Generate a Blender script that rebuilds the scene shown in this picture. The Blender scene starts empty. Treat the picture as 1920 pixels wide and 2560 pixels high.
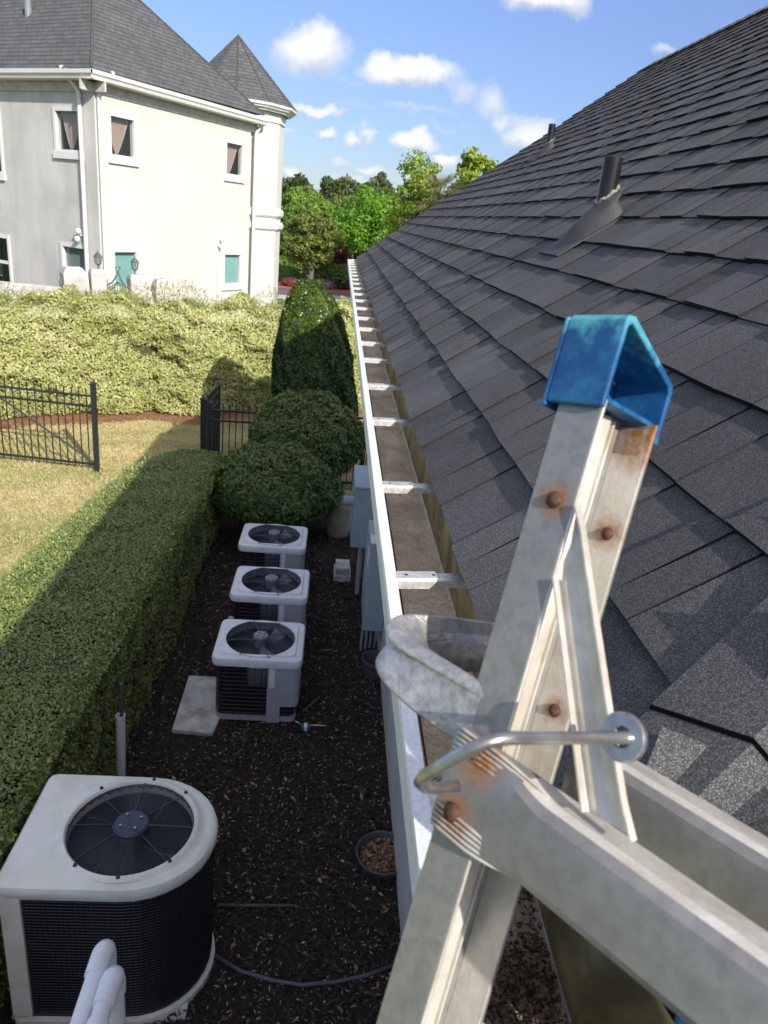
import bpy, math, random
import numpy as np
from mathutils import Vector, Matrix
random.seed(7); RNG=np.random.default_rng(7)
SC=bpy.context.scene; COL=SC.collection
# ------------------------------------------------------------------ camera
D=1920/1659.; F=1855.; CX,CY=960.,1280.
def _r0(x,y):
    v=np.array([x-CX,-(y-CY),-F]); return v/np.linalg.norm(v)
_zup=-_r0(480,6000); _y=_r0(857,541); _y=_y-_zup*(_y@_zup); _y/=np.linalg.norm(_y); _x=np.cross(_y,_zup)
RC=np.stack([_x,_y,_zup])
cam=bpy.data.cameras.new('camera'); co=bpy.data.objects.new('camera',cam); COL.objects.link(co); SC.camera=co
M4=Matrix([list(RC[0])+[0],list(RC[1])+[0],list(RC[2])+[0],[0,0,0,1]]); co.matrix_world=M4
cam.sensor_fit='VERTICAL'; cam.lens=26; cam.sensor_height=26*2560/F; cam.sensor_width=cam.sensor_height*.75
cam.clip_start=.02; cam.clip_end=2000
cam.dof.use_dof=True; cam.dof.focus_distance=1.25; cam.dof.aperture_fstop=26/1.7
SC.render.resolution_x=768; SC.render.resolution_y=1024
SC.view_settings.view_transform='Standard'; SC.view_settings.look='None'; SC.view_settings.exposure=0.95; SC.view_settings.gamma=1
# ------------------------------------------------------------------ measuring helpers (metres; eye is 4.4 m above the ground)
def ray(px,py): return RC@_r0(px*D,py*D)
def G(px,py,z): r=ray(px,py); return r*(z/r[2])
def atY(px,py,Y): r=ray(px,py); return r*(Y/r[1])
def onP(px,py,O,N): r=ray(px,py); return r*((N@O)/(N@r))
def dep(px,py,d): v=_r0(px*D,py*D); return RC@(v*(d/-v[2]))
GZ=-4.4
SUN=np.array([.87,-1.5,1.0]); SUN/=np.linalg.norm(SUN)
# ------------------------------------------------------------------ world and sun
W=bpy.data.worlds.new('World'); SC.world=W; W.use_nodes=True
nt=W.node_tree; nt.nodes.clear(); NN=nt.nodes.new; LK=nt.links.new
sky=NN('ShaderNodeTexSky'); sky.sky_type='NISHITA'; sky.sun_disc=False
sky.sun_elevation=math.asin(SUN[2]); sky.sun_rotation=math.atan2(SUN[0],SUN[1]); sky.air_density=1.0; sky.dust_density=.4; sky.ozone_density=3.5; sky.altitude=50
tc=NN('ShaderNodeTexCoord')
def vm(op,a=None,b=None):
    n=NN('ShaderNodeVectorMath'); n.operation=op
    for i,v in enumerate((a,b)):
        if v is None: continue
        if hasattr(v,'node'): LK(v,n.inputs[i])
        else: n.inputs[i].default_value=v
    return n
def mt(op,a,b=None,c=None,clamp=False):
    n=NN('ShaderNodeMath'); n.operation=op; n.use_clamp=clamp
    for i,v in enumerate((a,b,c)):
        if v is None: continue
        if hasattr(v,'node'): LK(v,n.inputs[i])
        else: n.inputs[i].default_value=v
    return n.outputs[0]
dirn=tc.outputs['Generated']
wn=NN('ShaderNodeTexNoise'); wn.inputs['Scale'].default_value=14; wn.inputs['Detail'].default_value=6; wn.inputs['Roughness'].default_value=.62; LK(dirn,wn.inputs['Vector'])
wv=vm('SUBTRACT',wn.outputs['Color'],(.5,.5,.5)); ws=vm('SCALE',wv.outputs[0]); ws.inputs['Scale'].default_value=.062
wd=vm('ADD',dirn,ws.outputs[0]).outputs[0]
CL=[(668,115,105,58,1.0),(700,90,50,42,1),(885,160,112,34,1),(835,148,50,32,1),(1170,8,90,36,1),(672,230,78,15,.85),(1050,225,48,42,.62),(1075,262,34,22,.7),(1140,300,62,40,.85),(1120,265,50,30,.55),
 (897,305,56,26,1),(702,291,34,17,.85),(765,297,20,15,.85),(797,292,26,20,.75),(792,268,18,14,.6),(735,349,34,15,.6),(800,372,46,18,.7),(628,369,26,19,.85),(626,276,24,13,.6),(1432,108,34,14,.6),
 (962,338,30,18,.9),(990,200,36,26,.55),(860,232,190,9,.42),(960,272,95,9,.4),(760,405,110,26,.55),(680,410,90,22,.4),(900,395,90,20,.6),(1010,350,60,20,.5),(340,50,60,20,.25),(760,180,120,12,.3),(1300,-60,120,40,.8),(400,-120,160,60,.8)]
acc=None; sh=None
for (px,py,rx,ry,amp) in CL:
    rx*=.88; ry*=.88
    c=ray(px,py); rgt=np.cross(c,[0,0,1]); rgt/=np.linalg.norm(rgt); upv=np.cross(rgt,c)
    k=F/D
    s=np.array([0,0,0.])
    a=vm('DOT_PRODUCT',wd,tuple(rgt*k/rx)).outputs['Value']
    b0=vm('DOT_PRODUCT',wd,tuple(upv*k/ry)).outputs['Value']
    fr=vm('DOT_PRODUCT',wd,tuple(c)).outputs['Value']
    q=mt('ADD',mt('POWER',mt('ABSOLUTE',a),2.),mt('POWER',mt('ABSOLUTE',b0),2.))
    v=mt('MULTIPLY',mt('MULTIPLY',mt('SUBTRACT',1.,mt('MULTIPLY',q,.75),clamp=True),amp),mt('GREATER_THAN',fr,.2))
    acc=v if acc is None else mt('MAXIMUM',acc,v)
    s1=mt('MULTIPLY',v,mt('ADD',mt('MULTIPLY',b0,.5),.62,clamp=True)); sh=s1 if sh is None else mt('MAXIMUM',sh,s1)
fn=NN('ShaderNodeTexNoise'); fn.inputs['Scale'].default_value=24; fn.inputs['Detail'].default_value=9; fn.inputs['Roughness'].default_value=.6; LK(dirn,fn.inputs['Vector'])
m=mt('MULTIPLY',mt('SUBTRACT',mt('ADD',acc,mt('MULTIPLY',fn.outputs['Fac'],.9)),.62),1.45,clamp=True)
m=mt('MULTIPLY',m,mt('MULTIPLY',acc,3.,clamp=True),clamp=True)
cr=NN('ShaderNodeValToRGB'); cr.color_ramp.elements[0].color=(.50,.58,.70,1); cr.color_ramp.elements[0].position=.05; cr.color_ramp.elements[1].color=(.92,.93,.95,1); cr.color_ramp.elements[1].position=.5
LK(sh,cr.inputs[0])
bg=NN('ShaderNodeBackground'); bg.inputs['Strength'].default_value=.14; 
sx=NN('ShaderNodeSeparateXYZ'); LK(dirn,sx.inputs[0]); el=NN('ShaderNodeMapRange'); el.inputs['From Min'].default_value=-.02; el.inputs['From Max'].default_value=1.0; LK(sx.outputs['Z'],el.inputs['Value'])
er=NN('ShaderNodeValToRGB'); er.color_ramp.elements[0].color=(.31,.33,.40,1); er.color_ramp.elements[1].color=(3.6,2.1,1.3,1); x_=er.color_ramp.elements.new(.32); x_.color=(.60,.55,.66,1); x_=er.color_ramp.elements.new(.48); x_.color=(1.7,1.15,.9,1); LK(el.outputs[0],er.inputs[0])  # zenith boosted and warmed beyond a real sky: added fill, out of view
mm_=NN('ShaderNodeMix'); mm_.data_type='RGBA'; mm_.blend_type='MULTIPLY'; mm_.inputs[0].default_value=1; LK(sky.outputs[0],mm_.inputs[6]); LK(er.outputs[0],mm_.inputs[7]); LK(mm_.outputs[2],bg.inputs['Color'])
bg2=NN('ShaderNodeBackground'); bg2.inputs['Strength'].default_value=.56; LK(cr.outputs[0],bg2.inputs['Color'])
mx=NN('ShaderNodeMixShader'); LK(m,mx.inputs[0]); LK(bg.outputs[0],mx.inputs[1]); LK(bg2.outputs[0],mx.inputs[2])
wo=NN('ShaderNodeOutputWorld'); LK(mx.outputs[0],wo.inputs['Surface'])
sl=bpy.data.lights.new('sun','SUN'); sl.energy=3.1; sl.angle=math.radians(.55); sl.color=(1,.955,.88)
so=bpy.data.objects.new('sun',sl); COL.objects.link(so); so.rotation_euler=Vector(SUN).to_track_quat('Z','Y').to_euler()
# ------------------------------------------------------------------ materials
def mat(name,c1,c2=None,scale=6,rough=.6,bump=0,bscale=60,metal=0,c3=None,s3=1.5,f3=.5,attr=None,trans=0,spec=.5,detail=6,fine=None,lo=.35,hi=.65,stretch=None,anis=None,coord='Object'):
    m=bpy.data.materials.new(name); m.use_nodes=True; t=m.node_tree; n=t.nodes; L=t.links.new
    p=n['Principled BSDF']; p.inputs['Roughness'].default_value=rough; p.inputs['Metallic'].default_value=metal; p.inputs['Specular IOR Level'].default_value=spec
    tc=n.new('ShaderNodeTexCoord'); vec=tc.outputs[coord]
    if stretch:
        mp=n.new('ShaderNodeMapping'); mp.inputs['Scale'].default_value=stretch; L(vec,mp.inputs[0]); svec=mp.outputs[0]
    else: svec=vec
    def noise(s,v=svec,d=detail):
        q=n.new('ShaderNodeTexNoise'); q.inputs['Scale'].default_value=s; q.inputs['Detail'].default_value=d; q.inputs['Roughness'].default_value=.6; L(v,q.inputs['Vector']); return q.outputs['Fac']
    def ramp(f,a,b,lo,hi):
        q=n.new('ShaderNodeValToRGB'); q.color_ramp.elements[0].position=lo; q.color_ramp.elements[1].position=hi
        q.color_ramp.elements[0].color=(*a,1); q.color_ramp.elements[1].color=(*b,1); L(f,q.inputs[0]); return q.outputs[0]
    def mix(f,a,b,bt='MIX'):
        q=n.new('ShaderNodeMix'); q.data_type='RGBA'; q.blend_type=bt
        if hasattr(f,'node'): L(f,q.inputs[0])
        else: q.inputs[0].default_value=f
        for k,v in ((6,a),(7,b)):
            if hasattr(v,'node'): L(v,q.inputs[k])
            else: q.inputs[k].default_value=(*v,1)
        return q.outputs[2]
    col=ramp(noise(scale),c1,c2 or c1,lo,hi)
    if c3 is not None: col=mix(ramp(noise(s3,vec,8),(0,0,0),(f3,)*3,.45,.62),col,c3)
    if fine: # (scale, dark, light) multiplicative grain
        vz=n.new('ShaderNodeTexVoronoi'); vz.inputs['Scale'].default_value=fine[0]; L(vec,vz.inputs['Vector'])
        g=n.new('ShaderNodeSeparateColor'); L(vz.outputs['Color'],g.inputs[0])
        col=mix(1.,col,ramp(g.outputs[0],fine[1],fine[2],fine[3] if len(fine)>3 else .2,.95),'MULTIPLY')
    if attr:
        a=n.new('ShaderNodeAttribute'); a.attribute_name='tint'
        if attr=='mul':
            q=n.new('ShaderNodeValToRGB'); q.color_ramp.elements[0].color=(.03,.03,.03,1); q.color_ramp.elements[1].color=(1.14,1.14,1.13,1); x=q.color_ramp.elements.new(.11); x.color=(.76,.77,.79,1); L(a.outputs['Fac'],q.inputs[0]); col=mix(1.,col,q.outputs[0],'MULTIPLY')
        else:
            q=n.new('ShaderNodeValToRGB'); e=q.color_ramp.elements
            e[0].position=0; e[0].color=(*attr[0],1); e[1].position=1; e[1].color=(*attr[-1],1)
            for i,c in enumerate(attr[1:-1]): x=e.new((i+1)/(len(attr)-1)); x.color=(*c,1)
            L(a.outputs['Fac'],q.inputs[0]); col=q.outputs[0]
    L(col,p.inputs['Base Color'])
    if bump:
        b=n.new('ShaderNodeBump'); b.inputs['Strength'].default_value=1; b.inputs['Distance'].default_value=bump; L(noise(bscale),b.inputs['Height']); L(b.outputs[0],p.inputs['Normal'])
    if trans:
        o=n['Material Output']; tr=n.new('ShaderNodeBsdfTranslucent'); L(col,tr.inputs[0]); ms=n.new('ShaderNodeMixShader'); ms.inputs[0].default_value=trans
        L(p.outputs[0],ms.inputs[1]); L(tr.outputs[0],ms.inputs[2]); L(ms.outputs[0],o.inputs['Surface'])
    return m
def glassmat(name,tint=(.9,.95,.95),refl=.25):
    m=bpy.data.materials.new(name); m.use_nodes=True; t=m.node_tree; n=t.nodes; L=t.links.new; n.remove(n['Principled BSDF'])
    tr=n.new('ShaderNodeBsdfTransparent'); tr.inputs[0].default_value=(*tint,1); gl=n.new('ShaderNodeBsdfGlossy'); gl.inputs['Roughness'].default_value=.03
    ms=n.new('ShaderNodeMixShader'); ms.inputs[0].default_value=.10; L(tr.outputs[0],ms.inputs[1]); L(gl.outputs[0],ms.inputs[2]); L(ms.outputs[0],n['Material Output'].inputs['Surface']); return m
def shinglemat(name,a,b,c):  # far roof: laid shingle courses as a pattern in UV metres
    m=bpy.data.materials.new(name); m.use_nodes=True; t=m.node_tree; n=t.nodes; L=t.links.new; p=n['Principled BSDF']; p.inputs['Roughness'].default_value=.9
    uv=n.new('ShaderNodeUVMap'); outs=[]
    wob=n.new('ShaderNodeTexNoise'); wob.inputs['Scale'].default_value=1.3; L(uv.outputs[0],wob.inputs['Vector'])
    for w,off,sc in ((.34,.37,1.0),(.21,.61,1.0)):
        br=n.new('ShaderNodeTexBrick'); br.inputs['Scale'].default_value=1; br.inputs['Brick Width'].default_value=w; br.inputs['Row Height'].default_value=.15; br.inputs['Mortar Size'].default_value=.011; br.inputs['Mortar Smooth'].default_value=.5
        br.offset=off; br.inputs['Color1'].default_value=(*a,1); br.inputs['Color2'].default_value=(*b,1); br.inputs['Mortar'].default_value=(*c,1); br.inputs['Bias'].default_value=-.1
        L(uv.outputs[0],br.inputs['Vector']); outs.append(br)
    mx=n.new('ShaderNodeMix'); mx.data_type='RGBA'; mx.inputs[0].default_value=.5; L(outs[0].outputs[0],mx.inputs[6]); L(outs[1].outputs[0],mx.inputs[7])
    ns=n.new('ShaderNodeTexNoise'); ns.inputs['Scale'].default_value=.8; ns.inputs['Detail'].default_value=8; L(uv.outputs[0],ns.inputs['Vector'])
    rr=n.new('ShaderNodeValToRGB'); rr.color_ramp.elements[0].color=(.75,.75,.75,1); rr.color_ramp.elements[1].color=(1.2,1.2,1.2,1); L(ns.outputs['Fac'],rr.inputs[0])
    m2=n.new('ShaderNodeMix'); m2.data_type='RGBA'; m2.blend_type='MULTIPLY'; m2.inputs[0].default_value=1; L(mx.outputs[2],m2.inputs[6]); L(rr.outputs[0],m2.inputs[7]); L(m2.outputs[2],p.inputs['Base Color'])
    b1=n.new('ShaderNodeBump'); b1.inputs['Distance'].default_value=.02; L(outs[0].outputs['Fac'],b1.inputs['Height']); b1.invert=True; L(b1.outputs[0],p.inputs['Normal'])
    return m
M={}
M['shingle']=mat('shingle',(.076,.075,.073),(.110,.108,.106),scale=3,rough=.95,bump=.0006,bscale=1200,attr='mul',fine=(1500,(.6,.6,.6),(2.5,2.5,2.45),.58),spec=.3)
M['farshingle']=shinglemat('far_shingle',(.115,.12,.118),(.07,.073,.073),(.03,.031,.032))
M['ridge']=mat('dark_ridge_caps',(.055,.057,.056),(.09,.092,.09),scale=9,rough=.95)
M['white']=mat('white_paint',(.74,.75,.74),(.82,.82,.8),scale=40,rough=.35,c3=(.5,.49,.44),s3=70,f3=.35,bump=.0004,bscale=200)
M['lippaint']=mat('weathered_white_paint',(.74,.78,.77),(.80,.83,.81),scale=30,rough=.4,c3=(.5,.48,.42),s3=230,f3=.4,bump=.0004,bscale=260)
M['gutterin']=mat('stained_gutter',(.58,.48,.36),(.80,.70,.55),scale=14,rough=.75,c3=(.34,.27,.17),s3=7,f3=.7,bump=.001,bscale=150,stretch=(1,.35,1),fine=(300,(.75,.72,.68),(1.1,1.1,1.08),.02))
M['gutterback']=mat('mossy_gutter_back',(.15,.135,.05),(.30,.255,.12),scale=20,rough=.8,c3=(.06,.05,.02),s3=12,f3=.7)
M['strap']=mat('aluminium_strap',(.5,.5,.48),(.72,.72,.69),scale=120,rough=.4,metal=.45,c3=(.4,.36,.27),s3=90,f3=.5,bump=.0006,bscale=300)
M['alum']=mat('weathered_aluminium',(.27,.265,.245),(.34,.33,.305),scale=12,rough=.42,metal=.4,c3=(.20,.198,.19),s3=110,f3=.45,bump=.0004,bscale=180)
M['alumlit']=mat('pale_sunlit_aluminium',(.58,.55,.48),(.72,.69,.62),scale=30,rough=.42,metal=.3,c3=(.42,.37,.28),s3=25,f3=.6,bump=.0005,bscale=220)  # paler than the rail: sunlight on ribs and treads put into the colour
M['cast']=mat('cast_aluminium',(.38,.38,.365),(.52,.515,.49),scale=120,rough=.34,metal=.65,c3=(.24,.24,.23),s3=180,f3=.6,bump=.0008,bscale=300)
M['blue']=mat('blue_plastic',(.003,.045,.16),(.007,.085,.24),scale=30,rough=.45,c3=(.03,.20,.34),s3=70,f3=.4,bump=.0006,bscale=90)
M['rust']=mat('rusty_steel',(.045,.018,.010),(.10,.04,.02),scale=400,rough=.75,bump=.0004,bscale=500)
M['steel']=mat('galvanised_steel',(.38,.38,.37),(.55,.55,.53),scale=90,rough=.3,metal=.9,c3=(.30,.16,.09),s3=60,f3=.35)
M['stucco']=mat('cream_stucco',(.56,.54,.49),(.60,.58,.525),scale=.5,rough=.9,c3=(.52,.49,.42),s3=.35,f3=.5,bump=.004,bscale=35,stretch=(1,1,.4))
M['shadestucco']=mat('weathered_shaded_stucco',(.47,.46,.43),(.56,.55,.515),scale=1.1,rough=.9,c3=(.40,.39,.37),s3=.9,f3=.6,bump=.004,bscale=35,stretch=(1.6,1.6,.25))  # same stucco as the cream; weaker sun on this face put into its grey
M['trim']=mat('white_trim',(.64,.63,.59),(.68,.67,.63),scale=3,rough=.5)
M['housewall']=mat('house_wall_stucco',(.5,.48,.45),(.6,.58,.54),scale=2,rough=.9,bump=.003,bscale=60)
M['black']=mat('black_painted_iron',(.012,.013,.018),(.02,.022,.03),scale=30,rough=.4)
M['ventblack']=mat('black_vent_plastic',(.005,.005,.006),(.010,.010,.011),scale=25,rough=.35,c3=(.025,.025,.025),s3=18,f3=.4)
M['flash']=mat('grey_rubber_flashing',(.035,.033,.032),(.06,.057,.056),scale=12,rough=.7,c3=(.08,.077,.074),s3=10,f3=.5,bump=.001,bscale=60)
M['caulk']=mat('dirty_caulk',(.08,.08,.07),(.35,.34,.29),scale=90,rough=.7,bump=.003,bscale=140)
M['glass']=glassmat('window_glass')
M['dark']=mat('dark_interior',(.02,.02,.022),rough=.9)
M['curtain']=mat('rose_brown_curtain',(.30,.20,.16),(.42,.30,.25),scale=20,rough=.9,stretch=(14,14,1))
M['blind']=mat('teal_blind',(.26,.47,.44),(.30,.52,.48),scale=2,rough=.7)
M['gblind']=mat('grey_blind',(.20,.24,.24),(.25,.29,.29),scale=2,rough=.7)
M['stone']=mat('cast_stone',(.50,.47,.42),(.60,.57,.51),scale=8,rough=.9,c3=(.36,.34,.31),s3=5,f3=.6,bump=.004,bscale=50)
M['patina']=mat('verdigris_metal',(.05,.09,.085),(.10,.14,.13),scale=30,rough=.6)
M['bronze']=mat('aged_bronze',(.07,.06,.055),(.12,.10,.09),scale=30,rough=.6)
M['acwhite']=mat('pale_grey_enamel',(.72,.72,.72),(.78,.78,.77),scale=5,rough=.3,c3=(.5,.5,.48),s3=9,f3=.3)
M['acgrey']=mat('grey_enamel',(.37,.375,.40),(.42,.425,.45),scale=5,rough=.4)
M['acblack']=mat('black_coil_guard',(.006,.006,.008),(.014,.014,.017),scale=20,rough=.5)
M['acdark']=mat('black_guard_wire',(.010,.010,.013),(.02,.02,.024),rough=.45)
M['cream']=mat('cream_moulded_plastic',(.76,.75,.65),(.83,.82,.72),scale=5,rough=.35,c3=(.52,.50,.38),s3=4.5,f3=.4)
M['fan']=mat('dark_blue_fan_metal',(.03,.035,.06),(.05,.055,.085),scale=10,rough=.4)
M['fanblade']=mat('blue_grey_fan_blade',(.08,.09,.13),(.13,.14,.19),scale=10,rough=.35)
M['fangrey']=mat('grey_fan_metal',(.17,.19,.21),(.25,.27,.29),scale=10,rough=.4)
M['wire']=mat('dark_wire',(.05,.055,.07),rough=.35,metal=.3)
M['pvc']=mat('white_pvc',(.74,.76,.8),(.8,.82,.85),scale=8,rough=.25)
M['beigepvc']=mat('beige_pvc',(.5,.5,.46),(.6,.6,.55),scale=8,rough=.4)
M['terra']=mat('beige_clay_pot',(.34,.29,.21),(.46,.40,.30),scale=18,rough=.8,c3=(.25,.2,.13),s3=9,f3=.6)
M['box']=mat('grey_utility_enamel',(.30,.35,.35),(.36,.41,.41),scale=5,rough=.4)
M['greyplastic']=mat('dark_grey_plastic',(.07,.075,.08),(.11,.115,.12),scale=9,rough=.4)
M['concrete']=mat('concrete_slab',(.52,.52,.48),(.66,.66,.61),scale=7,rough=.9,c3=(.25,.23,.19),s3=5,f3=.7,bump=.003,bscale=50)
M['mulch']=mat('dark_mulch',(.016,.012,.010),(.055,.040,.030),scale=28,rough=.95,bump=.03,bscale=28)
M['chips']=mat('mulch_chips',(.1,.1,.1),rough=.85,attr=[(.010,.008,.007),(.022,.016,.012),(.05,.035,.025),(.035,.025,.018),(.09,.062,.042),(.24,.18,.125),(.50,.39,.28)])
M['straw']=mat('pine_straw',(.23,.10,.045),(.38,.20,.10),scale=9,rough=.95,bump=.03,bscale=30)
M['lawn']=mat('dormant_lawn',(.33,.34,.11),(.60,.50,.26),scale=3.5,rough=.95,c3=(.16,.2,.05),s3=.7,f3=.6,bump=.03,bscale=50,fine=(45,(.7,.7,.7),(1.3,1.3,1.25)))
M['blades']=mat('grass_blades',(.3,.3,.1),rough=.8,attr=[(.22,.31,.07),(.46,.44,.17),(.66,.54,.29),(.75,.62,.36)],trans=.3)
M['ground']=mat('far_grass',(.05,.11,.02),(.10,.19,.03),scale=.6,rough=.95)
M['asphalt']=mat('asphalt',(.10,.10,.105),(.14,.14,.145),scale=3,rough=.9)
M['conc2']=mat('pale_pavement',(.45,.42,.38),(.52,.49,.45),scale=2,rough=.9)
M['redmulch']=mat('red_mulch',(.33,.07,.04),(.46,.12,.07),scale=9,rough=.95)
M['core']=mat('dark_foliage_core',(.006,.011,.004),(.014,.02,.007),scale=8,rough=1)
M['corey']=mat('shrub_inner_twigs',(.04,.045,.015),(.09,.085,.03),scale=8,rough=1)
M['bark']=mat('grey_bark',(.10,.085,.07),(.17,.15,.13),scale=6,rough=.95,bump=.03,bscale=20)
M['hedgeleaf']=mat('box_hedge_leaf',(.1,.1,.1),rough=.38,attr=[(.11,.15,.045),(.18,.235,.065),(.26,.32,.09),(.36,.42,.14)],trans=.25)
M['yhedge']=mat('variegated_hedge_leaf',(.1,.1,.1),rough=.5,attr=[(.25,.30,.08),(.40,.43,.13),(.56,.56,.24),(.70,.69,.40)],trans=.35)
M['glossy']=mat('glossy_dark_leaf',(.1,.1,.1),rough=.3,attr=[(.03,.07,.014),(.055,.12,.022),(.09,.17,.032),(.15,.21,.045),(.20,.16,.05)],trans=.18)
M['coneleaf']=mat('camellia_leaf',(.1,.1,.1),rough=.3,attr=[(.02,.05,.008),(.04,.085,.014),(.09,.15,.022),(.20,.25,.035)],trans=.25)
def leafm(name,*cols,trans=.4): M[name]=mat(name,(.1,.1,.1),rough=.55,attr=list(cols),trans=trans)
leafm('spring_leaf',(.08,.20,.015),(.15,.33,.02),(.25,.45,.035))
leafm('olive_leaf',(.10,.14,.03),(.18,.23,.045),(.30,.34,.07))
leafm('dark_leaf',(.04,.065,.02),(.075,.11,.03),(.12,.165,.045))
leafm('mid_leaf',(.08,.15,.02),(.14,.25,.03),(.24,.37,.05))
leafm('maple_leaf',(.10,.035,.025),(.19,.07,.045),(.28,.12,.07))
leafm('palm_leaf',(.16,.17,.06),(.28,.27,.11),(.38,.34,.19))
leafm('gold_leaf',(.14,.24,.02),(.28,.38,.04),(.42,.50,.08))
leafm('pink_flower',(.16,.14,.08),(.45,.28,.33),(.62,.45,.48))
leafm('red_flower',(.10,.06,.03),(.28,.05,.07),(.36,.10,.12))
# ------------------------------------------------------------------ mesh builders and naming
class MB:
    def __init__(s): s.v=[]; s.f=[]; s.m=[]; s.uv=None; s.sm=False; s.t=None
    def quad(s,*p,mi=0):
        b=len(s.v); s.v+= [tuple(map(float,q)) for q in p]; s.f.append(tuple(range(b,b+len(p)))); s.m.append(mi)
    def box(s,c,h,A=None,mi=0,jit=0):
        c=np.array(c,float); A=np.eye(3) if A is None else np.array(A,float)
        P=[c+A.T@(np.array(h)*np.array(q)) for q in [(-1,-1,-1),(1,-1,-1),(1,1,-1),(-1,1,-1),(-1,-1,1),(1,-1,1),(1,1,1),(-1,1,1)]]
        b=len(s.v); s.v+=[tuple(p) for p in P]
        for f in [(0,3,2,1),(4,5,6,7),(0,1,5,4),(1,2,6,5),(2,3,7,6),(3,0,4,7)]: s.f.append(tuple(b+i for i in f)); s.m.append(mi)
        return s
    def bb(s,a,b,mi=0):
        a=np.array(a,float); b=np.array(b,float); return s.box((a+b)/2,np.abs(b-a)/2,mi=mi)
    def tube(s,path,r,n=10,cap=True,mi=0,closed=False):
        P=[np.array(p,float) for p in path]; k=len(P); rs=r if hasattr(r,'__len__') else [r]*k; b=len(s.v); prev=None
        for i in range(k):
            if closed: t=P[(i+1)%k]-P[i-1]
            else: t=P[min(i+1,k-1)]-P[max(i-1,0)]
            t=t/ (np.linalg.norm(t)+1e-12)
            if prev is None:
                a=np.cross(t,[0,0,1]) if abs(t[2])<.9 else np.cross(t,[1,0,0])
            else: a=prev-t*(prev@t)
            a=a/np.linalg.norm(a); prev=a; c=np.cross(t,a)
            for j in range(n):
                q=2*math.pi*j/n; s.v.append(tuple(P[i]+rs[i]*(math.cos(q)*a+math.sin(q)*c)))
        for i in range(k if closed else k-1):
            for j in range(n):
                i2=(i+1)%k; s.f.append((b+i*n+j,b+i*n+(j+1)%n,b+i2*n+(j+1)%n,b+i2*n+j)); s.m.append(mi)
        if cap and not closed: s.f.append(tuple(b+j for j in range(n))[::-1]); s.f.append(tuple(b+(k-1)*n+j for j in range(n))); s.m+=[mi,mi]
        return s
    def lathe(s,prof,c=(0,0,0),n=32,ax=None,mi=0,a0=0,a1=2*math.pi):
        c=np.array(c,float); z=np.array([0,0,1.]) if ax is None else np.array(ax)/np.linalg.norm(ax)
        a=np.cross(z,[1,0,0]) if abs(z[0])<.9 else np.cross(z,[0,1,0]); a/=np.linalg.norm(a); e=np.cross(z,a); b=len(s.v); k=len(prof)
        for j in range(n):
            q=2*math.pi*j/n
            for (r,h) in prof: s.v.append(tuple(c+z*h+r*(math.cos(q)*a+math.sin(q)*e)))
        for j in range(n):
            for i in range(k-1): s.f.append((b+j*k+i,b+((j+1)%n)*k+i,b+((j+1)%n)*k+i+1,b+j*k+i+1)); s.m.append(mi)
        return s
    def grid(s,rows,mi=0,closeu=False,closev=False):
        b=len(s.v); a=len(rows); c=len(rows[0])
        for r in rows: s.v+=[tuple(map(float,p)) for p in r]
        for i in range(a if closeu else a-1):
            for j in range(c if closev else c-1):
                i2=(i+1)%a; j2=(j+1)%c; s.f.append((b+i*c+j,b+i2*c+j,b+i2*c+j2,b+i*c+j2)); s.m.append(mi)
        return s
    def prism(s,poly,off,mi=0):
        off=np.array(off,float); n=len(poly); b=len(s.v); P=[np.array(p,float) for p in poly]
        s.v+=[tuple(p) for p in P]+[tuple(p+off) for p in P]
        s.f.append(tuple(range(b,b+n))); s.f.append(tuple(range(b+2*n-1,b+n-1,-1))); s.m+=[mi,mi]
        for i in range(n): j=(i+1)%n; s.f.append((b+i,b+n+i,b+n+j,b+j)); s.m.append(mi)
        return s
    def build(s,name,mats,parent=None,smooth=False,bevel=0,solid=0,auto=None,sub=0):
        me=bpy.data.meshes.new(name); o0=np.array(parent_loc(parent))
        V=np.array(s.v)-o0; me.from_pydata(V.tolist(),[],s.f)
        for m_ in (mats if isinstance(mats,(list,tuple)) else [mats]): me.materials.append(M[m_] if isinstance(m_,str) else m_)
        me.polygons.foreach_set('material_index',s.m)
        if s.t is not None:
            a=me.attributes.new('tint','FLOAT','FACE'); a.data.foreach_set('value',np.array(s.t,dtype=np.float32))
        if s.uv is not None:
            u=me.uv_layers.new(name='UVMap'); u.data.foreach_set('uv',np.array([c for f in s.uv for p in f for c in p],dtype=np.float32))
        if smooth or auto: me.polygons.foreach_set('use_smooth',[True]*len(me.polygons))
        import bmesh
        if len(s.f)<60000:
            bm=bmesh.new(); bm.from_mesh(me); bmesh.ops.recalc_face_normals(bm,faces=bm.faces); bm.to_mesh(me); bm.free()
        me.update()
        if auto: me.set_sharp_from_angle(angle=math.radians(auto))
        o=bpy.data.objects.new(name,me); COL.objects.link(o); 
        if parent is not None: o.parent=parent
        if solid: x=o.modifiers.new('s','SOLIDIFY'); x.thickness=solid; x.offset=0
        if bevel: x=o.modifiers.new('b','BEVEL'); x.width=bevel; x.segments=2; x.limit_method='ANGLE'; x.angle_limit=math.radians(40)
        if sub: x=o.modifiers.new('u','SUBSURF'); x.levels=sub; x.render_levels=sub
        return o
def parent_loc(p):
    l=np.zeros(3)
    while p is not None: l=l+np.array(p.location); p=p.parent
    return l
def tag(o,label=None,cat=None,group=None,kind=None):
    if label: o['label']=label
    if cat: o['category']=cat
    if group: o['group']=group
    if kind: o['kind']=kind
    return o
def thing(name,label,cat,loc=(0,0,0),group=None):
    o=bpy.data.objects.new(name,None); COL.objects.link(o); o.location=loc; o.empty_display_size=.1; return tag(o,label,cat,group)
def copy_tree(o,parent=None):
    c=o.copy(); COL.objects.link(c); c.parent=parent
    for ch in list(o.children): copy_tree(ch,c)
    return c
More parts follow.
